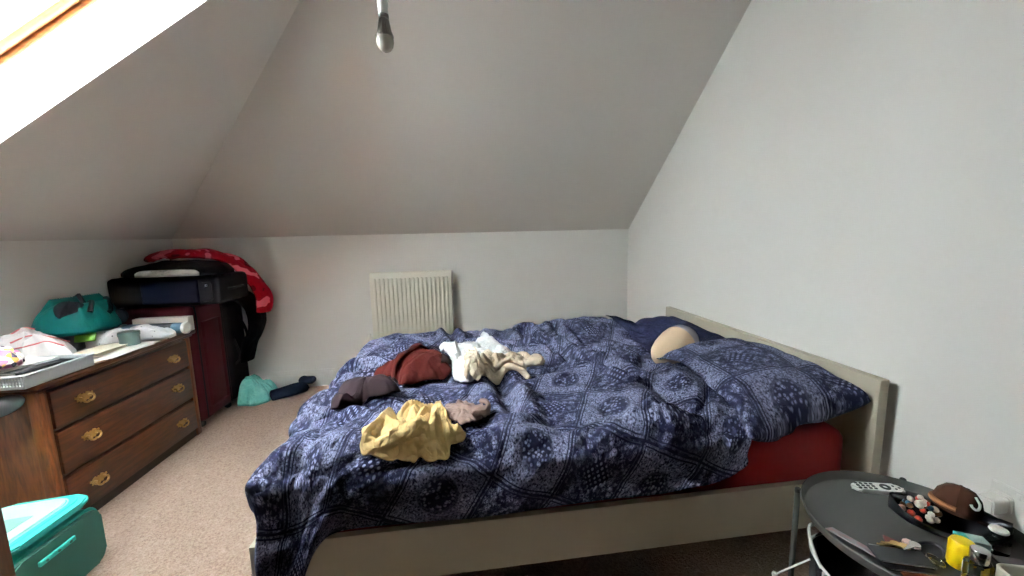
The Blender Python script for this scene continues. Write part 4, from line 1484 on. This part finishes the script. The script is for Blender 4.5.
# ------------------------------------------------------------------ turquoise cool bag and wooden cabinet at the near left
M_TURQ = fabric('turquoise_polyester', (58, 176, 164), .55, var=.04, wr=5, bump=.15)
M_TURQD = fabric('deep_teal_polyester', (58, 104, 94), .55, var=.05, wr=5, bump=.15)
M_MINT = fabric('pale_mint_lid', (176, 222, 212), .45, var=.03, wr=6, bump=.2)
CBX0, CBX1, CBY0, CBY1, CBZ = -2.20, -1.745, 1.56, 1.955, .275
cool = thing('cool_bag', ((CBX0 + CBX1) / 2, (CBY0 + CBY1) / 2, 0), 0, 'turquoise zipped cool bag with its lid ajar on the carpet before the oak chest', 'bag')
bm = BM()
r_ = rrect(CBY1 - CBY0, CBZ, .05, 6)
MB_ = Matrix(((0, 0, 1, CBX0 + .03), (1, 0, 0, (CBY0 + CBY1) / 2), (0, 1, 0, CBZ / 2 + .001), (0, 0, 0, 1)))
add_prism(bm, r_, CBX1 - CBX0 - .055, MB_, bev=.012)
obj('bag_body', bm, M_TURQ, cool, smooth=True)
bm = BM()
r2 = rrect(CBY1 - CBY0 - .012, CBZ - .012, .048, 6)
add_prism(bm, r2, .022, Matrix(((0, 0, 1, CBX1 - .026), (1, 0, 0, (CBY0 + CBY1) / 2), (0, 1, 0, CBZ / 2 + .001), (0, 0, 0, 1))), bev=.006)
setp(obj('front_panel', bm, M_TURQD, cool, smooth=True), 'deep teal front panel')
for rr, xx in ((CBY1 - CBY0, CBX1 - .03), (CBY1 - CBY0, CBX0 + .034)):
    bm = BM()
    add_tube(bm, [MB_ @ Vector((a, b, xx - CBX0 - .03)) for a, b in rrect(rr, CBZ, .05, 6)], .006, 6, closed=True)
    obj('piping', bm, M_TURQ, cool, smooth=True)
# side mesh pocket
bm = BM()
for k in range(6):
    xx = CBX0 + .07 + k * .055
    add_prism(bm, rrect(.05, CBZ - .09, .012, 3), .012, Matrix(((1, 0, 0, xx + .02), (0, 0, -1, CBY0 + .003), (0, 1, 0, CBZ / 2), (0, 0, 0, 1))), bev=.004)
obj('side_pocket', bm, M_TURQ, cool, smooth=True)
# lid, hinged at the far edge and standing ajar
ML = T(CBX0 + .02, (CBY0 + CBY1) / 2, CBZ + .002) @ Matrix.Rotation(math.radians(-4.5), 4, 'Y')
LWD, LHT = CBX1 - CBX0 - .03, CBY1 - CBY0 + .02
bm = BM()
add_prism(bm, [(x + LWD / 2, y) for x, y in rrect(LWD, LHT, .085, 8)], .024, ML, bev=.007)
lid = obj('lid', bm, M_TURQ, cool, smooth=True)
bm = BM()
add_prism(bm, [(x + LWD / 2 - .03, y) for x, y in rrect(LWD - .09, LHT - .05, .075, 8)], .008, ML @ T(0, 0, .0225), bev=.003)
setp(obj('lid_panel', bm, M_MINT, lid, smooth=True), 'pale mint lid panel')
bm = BM()
add_prism(bm, [(x + LWD * .55, y) for x, y in rrect(.11, .13, .004, 2)], .002, ML @ T(0, 0, .0305))
setp(obj('lid_patch', bm, fabric('grey_green_patch', (122, 166, 154), .6), lid), 'grey-green rectangular patch')
for k_ in (0, 1):
    bm = BM()
    add_tube(bm, [ML @ Vector((x + LWD / 2 - .012 - .018 * k_, y, .0245)) for x, y in rrect(LWD - .05 - .02 * k_, LHT - .025 - .02 * k_, .08, 8)], .0035, 6, closed=True)
    obj('zip', bm, M_MINT if k_ else M_TURQ, lid, smooth=True)
bm = BM()
MH = T(CBX1 + .004, CBY0 + .17, CBZ - .055)
add_box(bm, -.002, .010, -.075, .075, -.011, .011, bev=.004, M=MH)
hd = obj('grab_tab', bm, M_TURQ, cool, smooth=True)
for k in range(3):
    bm = BM()
    add_lathe(bm, [(0, 0), (.006, 0), (.005, .004), (0, .005)], 12, MH @ T(.009, -.05 + k * .05, 0) @ Matrix.Rotation(math.radians(90), 4, 'Y'))
    obj('rivet', bm, M_TURQD, hd, smooth=True)

M_CAB = wood('brown_varnished_board', (74, 42, 26), (98, 58, 36), 'Z', .45, 4)
cab = thing('cabinet', (-1.75, .98, 0), 0, 'brown wooden cabinet whose upright edge shows at the left beside the cool bag', 'cabinet')
CX0, CX1, CY0, CY1, CZ = -2.08, -1.43, .68, 1.30, 1.75  # upper part out of view, made tall to block window light
bm = BM()
add_box(bm, CX0, CX1 - .02, CY1 - .02, CY1, .05, CZ, bev=.002)
obj('side_panel', bm, M_CAB, cab)
bm = BM()
add_box(bm, CX0, CX1 - .02, CY0, CY0 + .02, .05, CZ, bev=.002)
obj('side_panel', bm, M_CAB, cab)
bm = BM()
add_box(bm, CX0, CX0 + .012, CY0 + .02, CY1 - .02, .05, CZ)
obj('back_panel', bm, M_CAB, cab)
bm = BM()
add_box(bm, CX0, CX1 + .004, CY0 - .005, CY1 + .002, CZ, CZ + .025, bev=.003)
obj('cabinet_top', bm, M_CAB, cab)
bm = BM()
add_box(bm, CX0 + .01, CX1 - .03, CY0 + .01, CY1 - .012, 0, .055)
obj('plinth', bm, M_CAB, cab)
for y0_, y1_, ky in ((CY0 + .002, (CY0 + CY1) / 2 - .002, -.03), ((CY0 + CY1) / 2 + .002, CY1 - .001, .03)):
    bm = BM()
    add_box(bm, CX1 - .019, CX1, y0_, y1_, .058, CZ - .003, bev=.002)
    d_ = obj('door', bm, M_CAB, cab)
    bm = BM()
    add_lathe(bm, [(0, 0), (.007, 0), (.006, .012), (.014, .018), (.012, .026), (0, .028)], 16, T(CX1, (CY0 + CY1) / 2 + ky, .95) @ Matrix.Rotation(math.radians(90), 4, 'Y'))
    obj('knob', bm, M_BRASS, d_, smooth=True)

# ------------------------------------------------------------------ tray table at the near right
M_TRAY = plain('charcoal_powder_coat', (60, 60, 57), .55, .1, var=.03, scale=60)
TX, TY, TR, TZ = 1.284, .878, .268, .632
tt = thing('tray_table', (TX, TY, 0), 0, 'round charcoal metal tray table in the near right corner', 'table')
bm = BM()
prof = [(0, TZ - .030), (TR - .022, TZ - .030), (TR - .012, TZ - .026), (TR - .003, TZ - .004), (TR, TZ), (TR + .003, TZ - .003), (TR - .008, TZ - .031), (TR - .020, TZ - .036), (0, TZ - .036)]
add_lathe(bm, prof, 72, T(TX, TY, 0))
obj('tray', bm, M_TRAY, tt, smooth=True)
TF = TZ - .029
for a in (133, 43, 313, 223):
    ca, sa = math.cos(math.radians(a)), math.sin(math.radians(a))
    bm = BM()
    rr = TR + .009
    add_tube(bm, [(TX + ca * rr, TY + sa * rr, z) for z in (0.0, TZ - .012)], .0085, 12)
    lg = obj('leg', bm, M_TRAY, tt, smooth=True)
    bm = BM()
    add_lathe(bm, [(0, 0), (.0092, 0), (.0092, .012), (.006, .015), (0, .015)], 14, T(TX + ca * rr, TY + sa * rr, TZ - .013))
    obj('leg_cap', bm, M_RUB, lg, smooth=True)
bm = BM()
add_tube(bm, [(TX + math.cos(a) * (TR + .001), TY + math.sin(a) * (TR + .001), .03) for a in np.linspace(0, 2 * math.pi, 64, endpoint=False)], .007, 10, closed=True)
obj('base_ring', bm, M_TRAY, tt, smooth=True)

# mesh laundry hamper under the table
m = N('black_mesh_netting')
co = m.coords()
M_MESH = m.set(s2l((40, 40, 42)), .7, alpha=.80)
HX, HY, HZ, HR = 1.24, .93, .445, .165
hm = thing('hamper', (HX, HY, 0), 0, 'pop-up black mesh hamper with white rim cords under the tray table', 'basket')
bm = BM()
add_lathe(bm, [(0, .004), (HR - .02, .004), (HR - .015, .012), (HR, HZ), (HR - .004, HZ), (HR - .02, .016), (0, .010)], 48, T(HX, HY, 0))
obj('mesh_side', bm, M_MESH, hm, smooth=True)
bm = BM()
add_tube(bm, [(HX + math.cos(a) * HR, HY + math.sin(a) * HR, HZ + .01 * math.sin(3 * a)) for a in np.linspace(0, 2 * math.pi, 48, endpoint=False)], .0045, 8, closed=True)
obj('rim', bm, M_PLW, hm, smooth=True)
for a0, a1, h_ in ((95, 170, .055), (-60, 20, .05)):
    bm = BM()
    aa = np.radians(np.linspace(a0, a1, 16))
    add_tube(bm, [(HX + math.cos(a) * (HR + .006 * math.sin(i / 15 * math.pi)), HY + math.sin(a) * (HR + .006), HZ + h_ * math.sin(i / 15 * math.pi)) for i, a in enumerate(aa)], .005, 8)
    obj('carry_loop', bm, M_PLW, hm, smooth=True)
for a in (175, 262, 285):
    a = math.radians(a)
    bm = BM()
    add_tube(bm, [(HX + math.cos(a) * (HR * (.92 + .08 * t) + .004), HY + math.sin(a) * (HR * (.92 + .08 * t) + .004), .02 + (HZ - .02) * t) for t in np.linspace(0, 1, 8)], .005, 8)
    obj('side_wire', bm, M_PLW, hm, smooth=True)
bm = BM()
a = math.radians(150)
p0 = Vector((HX + math.cos(a) * (HR + .004), HY + math.sin(a) * (HR + .004), HZ - .02))
add_tube(bm, spline([tuple(p0), tuple(p0 + Vector((-.03, .03, -.05))), tuple(p0 + Vector((-.075, .045, -.085)))], 8), .003, 6)
cd_ = obj('draw_cord', bm, M_PLW, hm, smooth=True)
bm = BM()
add_lathe(bm, [(0, -.012), (.007, -.009), (.009, 0), (.007, .009), (0, .012)], 14, T(*(p0 + Vector((-.08, .047, -.09)))))
obj('toggle', bm, M_PLW, cd_, smooth=True)
o, V = heap('laundry', [(HX - .12, HY), (HX - .08, HY + .09), (HX + .04, HY + .115), (HX + .12, HY + .03), (HX + .09, HY - .08), (HX - .03, HY - .12)], flat(.018), .28,
            fabric('charcoal_laundry', (44, 42, 46), .95, wr=14, bump=.4), 510, ((.03, 9), (.02, 18)), edge=.05, gap=.001, nr=26, nt=90)
setp(o, 'dark bundle of cloth inside the mesh hamper', 'laundry')

# remote control
M_REM = plain('white_remote_plastic', (214, 214, 210), .35, var=.01)
rm = thing('remote_control', (1.382, 1.062, TF), 0, 'small white remote control with dark buttons at the back of the tray', 'remote control')
MR = frame_m((1.382, 1.062, TF + .001), (.15, -.045, 0))
bm = BM()
add_prism(bm, [(x, y * (1 + .10 * x / .08)) for x, y in rrect(.156, .044, .0215, 8)], .014, MR, bev=.005)
obj('remote_body', bm, M_REM, rm, smooth=True)
M_BTN = plain('dark_button_rubber', (36, 38, 42), .6)
for i in range(4):
    for j in range(3):
        bm = BM()
        add_prism(bm, [(x - .060 + i * .0155, y - .0125 + j * .0125) for x, y in rrect(.010, .0075, .002, 2)], .0025, MR @ T(0, 0, 0.0132))
        obj('button', bm, M_BTN, rm)
bm = BM()
add_lathe(bm, [(.0065, 0), (.0155, 0), (.0150, .003), (.007, .003), (.0065, 0)], 24, MR @ T(.022, 0, 0.0132))
obj('navigation_ring', bm, M_BTN, rm, smooth=True)
for q in ((.050, .008), (.050, -.008), (.064, 0)):
    bm = BM()
    add_lathe(bm, [(0, 0), (.004, 0), (.0035, .002), (0, .0025)], 12, MR @ T(q[0], q[1], 0.0132))
    obj('button', bm, M_BTN, rm, smooth=True)

# travel card leaning over the rim
m = N('pale_printed_card')
co = m.coords()
n1 = m.noise(co, 60, 2)
sx = m.n('ShaderNodeSeparateXYZ')
m.l(co, sx.inputs[0])
M_CARD = m.set(m.mix(m.ramp(n1.outputs[0], .45, .62), s2l((160, 158, 162)), s2l((172, 142, 138))), .6)
bm = BM()
MC = frame_m((1.070, .868, TF + .012), (.03, -.088, .0), (.30, .1, 1))
add_box(bm, -.060, .056, -.022, .022, 0, .0022, M=MC)
setp(obj('card', bm, M_CARD), 'pale pink and grey printed card lying against the left rim of the tray', 'card')

# black moulded dish with a brown cap and beads
M_BLKG = plain('black_satin_plastic', (16, 16, 18), .35, var=.03)
ds = thing('dish', (1.42, .90, TF), 0, 'black boat-shaped leatherette dish on the tray beneath the brown cap', 'dish')
bm = BM()
DM = frame_m((1.375, .868, TF + .001), (.11, -.095, 0))
nL, nW = 20, 10
vt = []
for sgn, off in ((1, 0.0), (1, .004)):
    for i in range(nL + 1):
        u = -1 + 2 * i / nL
        row = []
        w = .066 * (1 - abs(u) ** 2.6) ** .6 + .004
        for j in range(nW + 1):
            v = -1 + 2 * j / nW
            z = .012 * 0 + .040 * abs(v) ** 2.4 + .036 * abs(u) ** 3 + off
            row.append(bm.verts.new(DM @ Vector((u * .125, v * w, z))))
        vt.append(row)
lo, hi = vt[:nL + 1], vt[nL + 1:]
for i in range(nL):
    for j in range(nW):
        bm.faces.new((lo[i][j], lo[i][j + 1], lo[i + 1][j + 1], lo[i + 1][j]))
        bm.faces.new((hi[i][j], hi[i + 1][j], hi[i + 1][j + 1], hi[i][j + 1]))
    bm.faces.new((lo[i][0], lo[i + 1][0], hi[i + 1][0], hi[i][0]))
    bm.faces.new((lo[i][nW], hi[i][nW], hi[i + 1][nW], lo[i + 1][nW]))
for j in range(nW):
    bm.faces.new((lo[0][j], hi[0][j], hi[0][j + 1], lo[0][j + 1]))
    bm.faces.new((lo[nL][j], lo[nL][j + 1], hi[nL][j + 1], hi[nL][j]))
obj('dish_shell', bm, M_BLKG, ds, smooth='all')

M_CAP = fabric('brown_felt_cap', (48, 27, 18), .95, var=.1, wr=40, bump=.25, wrb=.006)
M_CAPL = fabric('tan_felt', (118, 82, 54), .95, var=.1, wr=40, bump=.2, wrb=.006)
CM = frame_m((1.445, .895, TF + .046), (.42, -.25, -.06), (.05, .08, .98)) @ Matrix.Diagonal((.84, .84, .98, 1))
cp = thing('toy_cap', (1.455, .895, TF + .036), 0, 'small brown felt baseball cap with a white curved mark, resting on the black dish', 'cap')
bm = BM()
prof = [(0, 0), (.060, 0), (.063, .012), (.062, .028), (.055, .050), (.040, .066), (.020, .074), (0, .076)]
add_lathe(bm, prof, 36, CM)
obj('crown', bm, M_CAP, cp, smooth='all')
bm = BM()
bp = [(.05 * math.cos(a) + .012 + .055 * max(0, math.cos(a)), .062 * math.sin(a)) for a in np.linspace(-math.pi / 2, math.pi / 2, 24)]
bp = bp + [(.02, .045), (.02, -.045)]
add_prism(bm, bp, .007, CM @ T(.014, 0, .0) @ Matrix.Rotation(math.radians(8), 4, 'Y'), bev=.002)
obj('brim', bm, M_CAP, cp, smooth=True)
bm = BM()
add_tube(bm, [CM @ Vector((-.010 + .0635 * math.cos(a) * 0 - .052 * math.cos(t), .058 * math.sin(t), .018)) for a, t in zip(np.linspace(0, 1, 16), np.linspace(-1.2, 1.2, 16))], .008, 8)
setp(obj('back_band', bm, M_CAPL, cp, smooth=True), 'tan band at the back of the cap')
for k in range(6):
    a = k * math.pi / 3
    bm = BM()
    add_tube(bm, [CM @ Vector((r * math.cos(a), r * math.sin(a), z + .0005)) for r, z in prof[2:]], .0012, 5)
    obj('seam', bm, M_CAP, cp, smooth=True)
bm = BM()
add_lathe(bm, [(0, 0), (.005, .001), (.004, .004), (0, .005)], 12, CM @ T(0, 0, .0755))
obj('top_button', bm, M_CAP, cp, smooth=True)
# white hook-shaped mark on the side that faces the bed
bm = BM()


def on_crown(az, el):
    """point on the crown at azimuth az, height el (0..1)"""
    z = .012 + el * .056
    r = np.interp(z, [p[1] for p in prof[1:]], [p[0] for p in prof[1:]]) + .0012
    return CM @ Vector((r * math.cos(az), r * math.sin(az), z))


hook = [(.16, .95), (.17, .75), (.13, .55), (.02, .43), (-.14, .42), (-.28, .52), (-.32, .62)]
hk = spline([(a - 1.2, b) for a, b in hook], 5)
add_tube(bm, [on_crown(a, b) for a, b in hk], .0034, 8)
setp(obj('mark', bm, M_PLW, cp, smooth=True), 'white hook-shaped mark')

bd = thing('bead_charm', (1.348, .918, TF + .03), 0, 'bunch of small red, white and blue beads beside the brown cap', 'charm')
rnd = random.Random(5)
bcol = [plain('bead_red', (176, 54, 34), .35), plain('bead_white', (214, 206, 196), .35), plain('bead_brown', (112, 78, 50), .4), plain('bead_blue', (60, 108, 138), .35), plain('bead_pink', (196, 150, 138), .4), plain('bead_dark', (46, 42, 48), .4)]
order = [0, 1, 0, 4, 1, 1, 2, 1, 3, 2, 1, 4, 0, 1, 2, 5, 1, 3, 2, 4, 1, 0, 5, 1, 2, 1, 3, 4, 0, 1, 2, 1, 5, 1]
BMx = frame_m((1.348, .918, TF + .024), (.12, -.06, 0))
for k, c in enumerate(order):
    a = rnd.random() * 6.28
    rr = math.sqrt(rnd.random())
    x, y = .046 * rr * math.cos(a), .036 * rr * math.sin(a)
    z = .058 * (1 - rr * rr) * rnd.uniform(.55, 1.0) + .002 + .012 * max(0, x / .046)
    if c in (0,) and k > 2:
        x -= .016
    bm = BM()
    s_b = rnd.uniform(.0075, .0105)
    add_lathe(bm, [(0, -s_b), (s_b * .7, -s_b * .7), (s_b, 0), (s_b * .7, s_b * .7), (0, s_b)], 10, BMx @ T(x, y, z) @ Matrix.Rotation(rnd.random() * 3, 4, 'X'))
    obj('bead', bm, bcol[c], bd, smooth='all')

# keys, wallet, hair tie
M_STEEL = N('steel').set(s2l((190, 188, 184)), .25, 1.0)
M_BRASSK = N('brass_key').set(s2l((190, 160, 104)), .3, 1.0)
M_LEAT = plain('dark_red_leather', (92, 44, 40), .5, var=.08)
M_TAN = plain('orange_tan_leather', (176, 92, 42), .5, var=.06)
wl = thing('card_wallet', (1.15, .79, TF), 0, 'slim black card wallet with silver edges at the front of the tray', 'wallet')
WMx = frame_m((1.128, .795, TF + .012), (.12, -.045, 0))
for k in range(2):
    bm = BM()
    add_prism(bm, rrect(.125 - .01 * k, .062, .006, 3), .007, WMx @ T(.004 * k, -.012 * k, .010 - .010 * k), bev=.0015)
    o = obj('wallet_flap', bm, M_BLKG, wl, smooth=True)
    bm = BM()
    add_box(bm, -.058, .054, .0, .002, .0062, .0078, M=WMx @ T(.004 * k, -.012 * k + .024, .010 - .010 * k))
    add_box(bm, -.058, .054, -.032, -.030, .0015, .0055, M=WMx @ T(.004 * k, -.012 * k, .010 - .010 * k))
    setp(obj('metal_edge', bm, M_STEEL, o), 'silver metal edge')
bm = BM()
add_prism(bm, rrect(.075, .05, .008, 3), .004, frame_m((1.135, .748, TF + .001), (.12, -.03, 0)), bev=.001)
setp(obj('leather_tag', bm, M_TAN, smooth=True), 'orange tan leather tag poking out below the black wallet', 'tag')
kr = thing('keyring', (1.235, .79, TF), 0, 'bunch of keys with a dark red leather fob and pale charm on the tray', 'keys')
for c, r_, tilt in (((1.218, .780), .019, 12), ((1.206, .796), .013, -18)):
    bm = BM()
    Mx = rotm((c[0], c[1], TF + .012), tilt, 14, 0)
    for dz in (0, .0026):
        add_tube(bm, [Mx @ Vector((r_ * math.cos(a), r_ * math.sin(a), dz)) for a in np.linspace(0, 2 * math.pi, 28, endpoint=False)], .0014, 6, closed=True)
    obj('split_ring', bm, M_STEEL, kr, smooth=True)
bm = BM()
add_prism(bm, [(-.032, -.010), (.018, -.012), (.030, 0), (.018, .012), (-.032, .014)], .005, rotm((1.172, .832, TF + .018), 8, 10, -38), bev=.001)
setp(obj('leather_fob', bm, M_LEAT, kr, smooth=True), 'dark red leather fob')
bm = BM()
add_lathe(bm, [(0, -.012), (.007, -.008), (.009, 0), (.006, .008), (0, .011)], 14, rotm((1.192, .828, TF + .030), 70, 0, 40))
add_lathe(bm, [(0, -.008), (.005, -.005), (.0065, 0), (.0045, .006), (0, .008)], 14, rotm((1.204, .812, TF + .024), 60, 0, 40))
setp(obj('charm', bm, plain('pearly_pink', (206, 178, 168), .3), kr, smooth=True), 'pale pink charm')
for k, (x, y, rz, mt) in enumerate(((1.128, .828, -12, M_BRASSK), (1.142, .822, -30, M_BRASSK), (1.170, .806, 10, M_STEEL))):
    bm = BM()
    Mx = rotm((x, y, TF + .033 + .0022 * k), 0, 0, rz)
    bow = [(.012 * math.cos(a) + .022, .012 * math.sin(a)) for a in np.linspace(2.6, -2.6, 16)]
    add_prism(bm, (bow + [(-.030, -.0035), (-.026, .001), (-.021, -.001), (-.017, .002), (-.012, 0), (-.008, .0035)])[::-1], .002, Mx)
    obj('key', bm, mt, kr)
bm = BM()
add_tube(bm, [(1.243 + .036 * math.cos(a), .812 + .028 * math.sin(a), TF + .006 + .006 * (1 + math.sin(a * 2 + 1))) for a in np.linspace(0, 2 * math.pi, 40, endpoint=False)], .0045, 8, closed=True)
setp(obj('hair_tie', bm, M_RUB, smooth=True), 'black elastic hair tie lying on the tray beside the keys', 'hair tie')

# bottles and jars at the near edge
m = N('clear_glass')
M_CLR = m.set((.92, .95, .93, 1), .03, trans=1.0, ior=1.35)
pf = thing('perfume_bottle', (1.262, .724, TF), 0, 'small glass bottle with a brushed silver cap in front of the yellow tub', 'bottle')
bm = BM()
add_prism(bm, rrect(.052, .040, .012, 5), .052, T(1.262, .724, TF + .001), bev=.004)
obj('glass_body', bm, M_CLR, pf, smooth=True)
bm = BM()
add_lathe(bm, [(0, 0), (.017, 0), (.018, .002), (.018, .030), (.0165, .032), (0, .032)], 28, T(1.262, .724, TF + .056))
setp(obj('cap', bm, M_STEEL, pf, smooth=True), 'brushed silver cap')
M_YELP = plain('yellow_plastic', (222, 186, 16), .35, var=.02)
bm = BM()
add_lathe(bm, [(0, 0), (.024, 0), (.026, .003), (.026, .064), (.022, .072), (0, .074)], 28, T(1.278, .768, TF + .001))
setp(obj('tub', bm, M_YELP, smooth=True), 'small yellow plastic tub behind the silver-capped bottle', 'tub')
sp = thing('spray_bottle', (1.432, .792, TF), 0, 'bottle with a white disc top and silver collar beside the teal box', 'bottle')
bm = BM()
add_lathe(bm, [(0, 0), (.023, 0), (.025, .004), (.025, .034), (.015, .045), (0, .045)], 28, T(1.432, .792, TF + .001))
obj('bottle_body', bm, M_CLR, sp, smooth=True)
bm = BM()
add_lathe(bm, [(0, .045), (.013, .045), (.011, .056), (.013, .060), (0, .060)], 24, T(1.432, .792, TF))
setp(obj('collar', bm, M_STEEL, sp, smooth=True), 'silver collar')
bm = BM()
add_lathe(bm, [(0, .060), (.017, .060), (.0195, .063), (.018, .068), (.009, .070), (0, .070)], 28, rotm((1.432, .792, TF), 0, 0, 0))
setp(obj('disc_cap', bm, M_PLW, sp, smooth=True), 'white disc cap')
m = N('teal_card')
M_TEALC = m.set(s2l((34, 132, 122)), .4)
tb_ = thing('carton', (1.352, .79, TF), 0, 'little teal and grey carton between the yellow tub and the disc-topped bottle', 'box')
bm = BM()
MX = rotm((1.352, .795, TF + .001), 0, 0, -30)
add_box(bm, -.030, .030, -.018, .018, 0, .048, bev=.002, M=MX)
obj('carton_body', bm, plain('grey_green_card', (150, 170, 164), .5), tb_, smooth=True)
bm = BM()
add_box(bm, -.0306, -.008, -.0186, .0186, .002, .0486, bev=.002, M=MX)
setp(obj('end_flap', bm, M_TEALC, tb_, smooth=True), 'teal end of the carton')
bm = BM()
add_prism(bm, rrect(.072, .040, .010, 4), .036, rotm((1.368, .728, TF + .001), 0, 0, -24), bev=.006)
setp(obj('compact_case', bm, plain('dark_brown_case', (34, 24, 24), .35), smooth=True), 'dark brown compact case between the glass bottle and the tray rim', 'case')
wb = thing('jar', (1.300, .672, TF), 0, 'cream rounded open tub at the near rim of the tray by the dark compact case', 'tub')
bm = BM()
ro, ri = rrect(.085, .062, .016, 5), rrect(.073, .050, .012, 5)
MJ = rotm((1.312, .668, TF + .001), 0, 0, -18)
a_ = [[bm.verts.new(MJ @ Vector((x, y, z))) for x, y in ring] for ring, z in ((ro, 0), (ro, .058), (ri, .058), (ri, .006))]
for A, B in zip(a_, a_[1:]):
    for k in range(len(A)):
        bm.faces.new((A[k], A[(k + 1) % len(A)], B[(k + 1) % len(A)], B[k]))
bm.faces.new(a_[0][::-1])
bm.faces.new(a_[-1])
obj('tub_body', bm, plain('cream_plastic', (206, 200, 184), .4), wb, smooth=True)
bm = BM()
add_tube(bm, [MJ @ Vector((x, y, .058)) for x, y in rrect(.080, .057, .015, 5)], .004, 8, closed=True)
obj('rolled_rim', bm, plain('cream_plastic', (206, 200, 184), .4), wb, smooth=True)

# ------------------------------------------------------------------ double socket and plugs on the right wall
sk = thing('wall_socket', (XR, .955, .56), 0, 'white double socket plate on the right wall behind the tray table', 'socket')
bm = BM()
MS = Matrix(((0, 0, -1, XR), (1, 0, 0, .955), (0, 1, 0, .56), (0, 0, 0, 1)))
add_prism(bm, rrect(.172, .108, .006, 3), .010, MS, bev=.003)
obj('plate', bm, M_PLW, sk, smooth=True)
for k in (-1, 1):
    bm = BM()
    add_box(bm, -.006, .006, -.010, .010, .009, .0135, bev=.002, M=MS @ T(.014 * k - .0, .034, 0))
    obj('switch', bm, M_PLW, sk, smooth=True)
ad = thing('charger', (XR - .01, 1.0, .55), 0, 'white cube charger plugged into the wall socket behind the cap', 'charger')
bm = BM()
add_prism(bm, rrect(.062, .066, .014, 4), .012, MS @ T(.052, -.008, .0105), bev=.003)
add_prism(bm, rrect(.052, .054, .010, 4), .066, MS @ T(.052, -.010, .020), bev=.005)
obj('charger_body', bm, M_PLW, ad, smooth=True)
pg = thing('mains_plug', (XR - .01, .91, .55), 0, 'white three-pin plug with a black flex beside the cube charger', 'plug')
bm = BM()
add_prism(bm, rrect(.056, .060, .016, 4), .034, MS @ T(-.042, -.010, .0105), bev=.006)
obj('plug_body', bm, M_PLW, pg, smooth=True)
bm = BM()
add_tube(bm, spline([tuple(MS @ Vector(p)) for p in ((-.042, -.034, .026), (-.042, -.07, .03), (-.05, -.16, .05), (-.06, -.34, .05), (-.06, -.52, .04), (-.08, -.552, .10))], 8), .0035, 8)
setp(obj('flex', bm, M_RUB, pg, smooth=True), 'black flex')
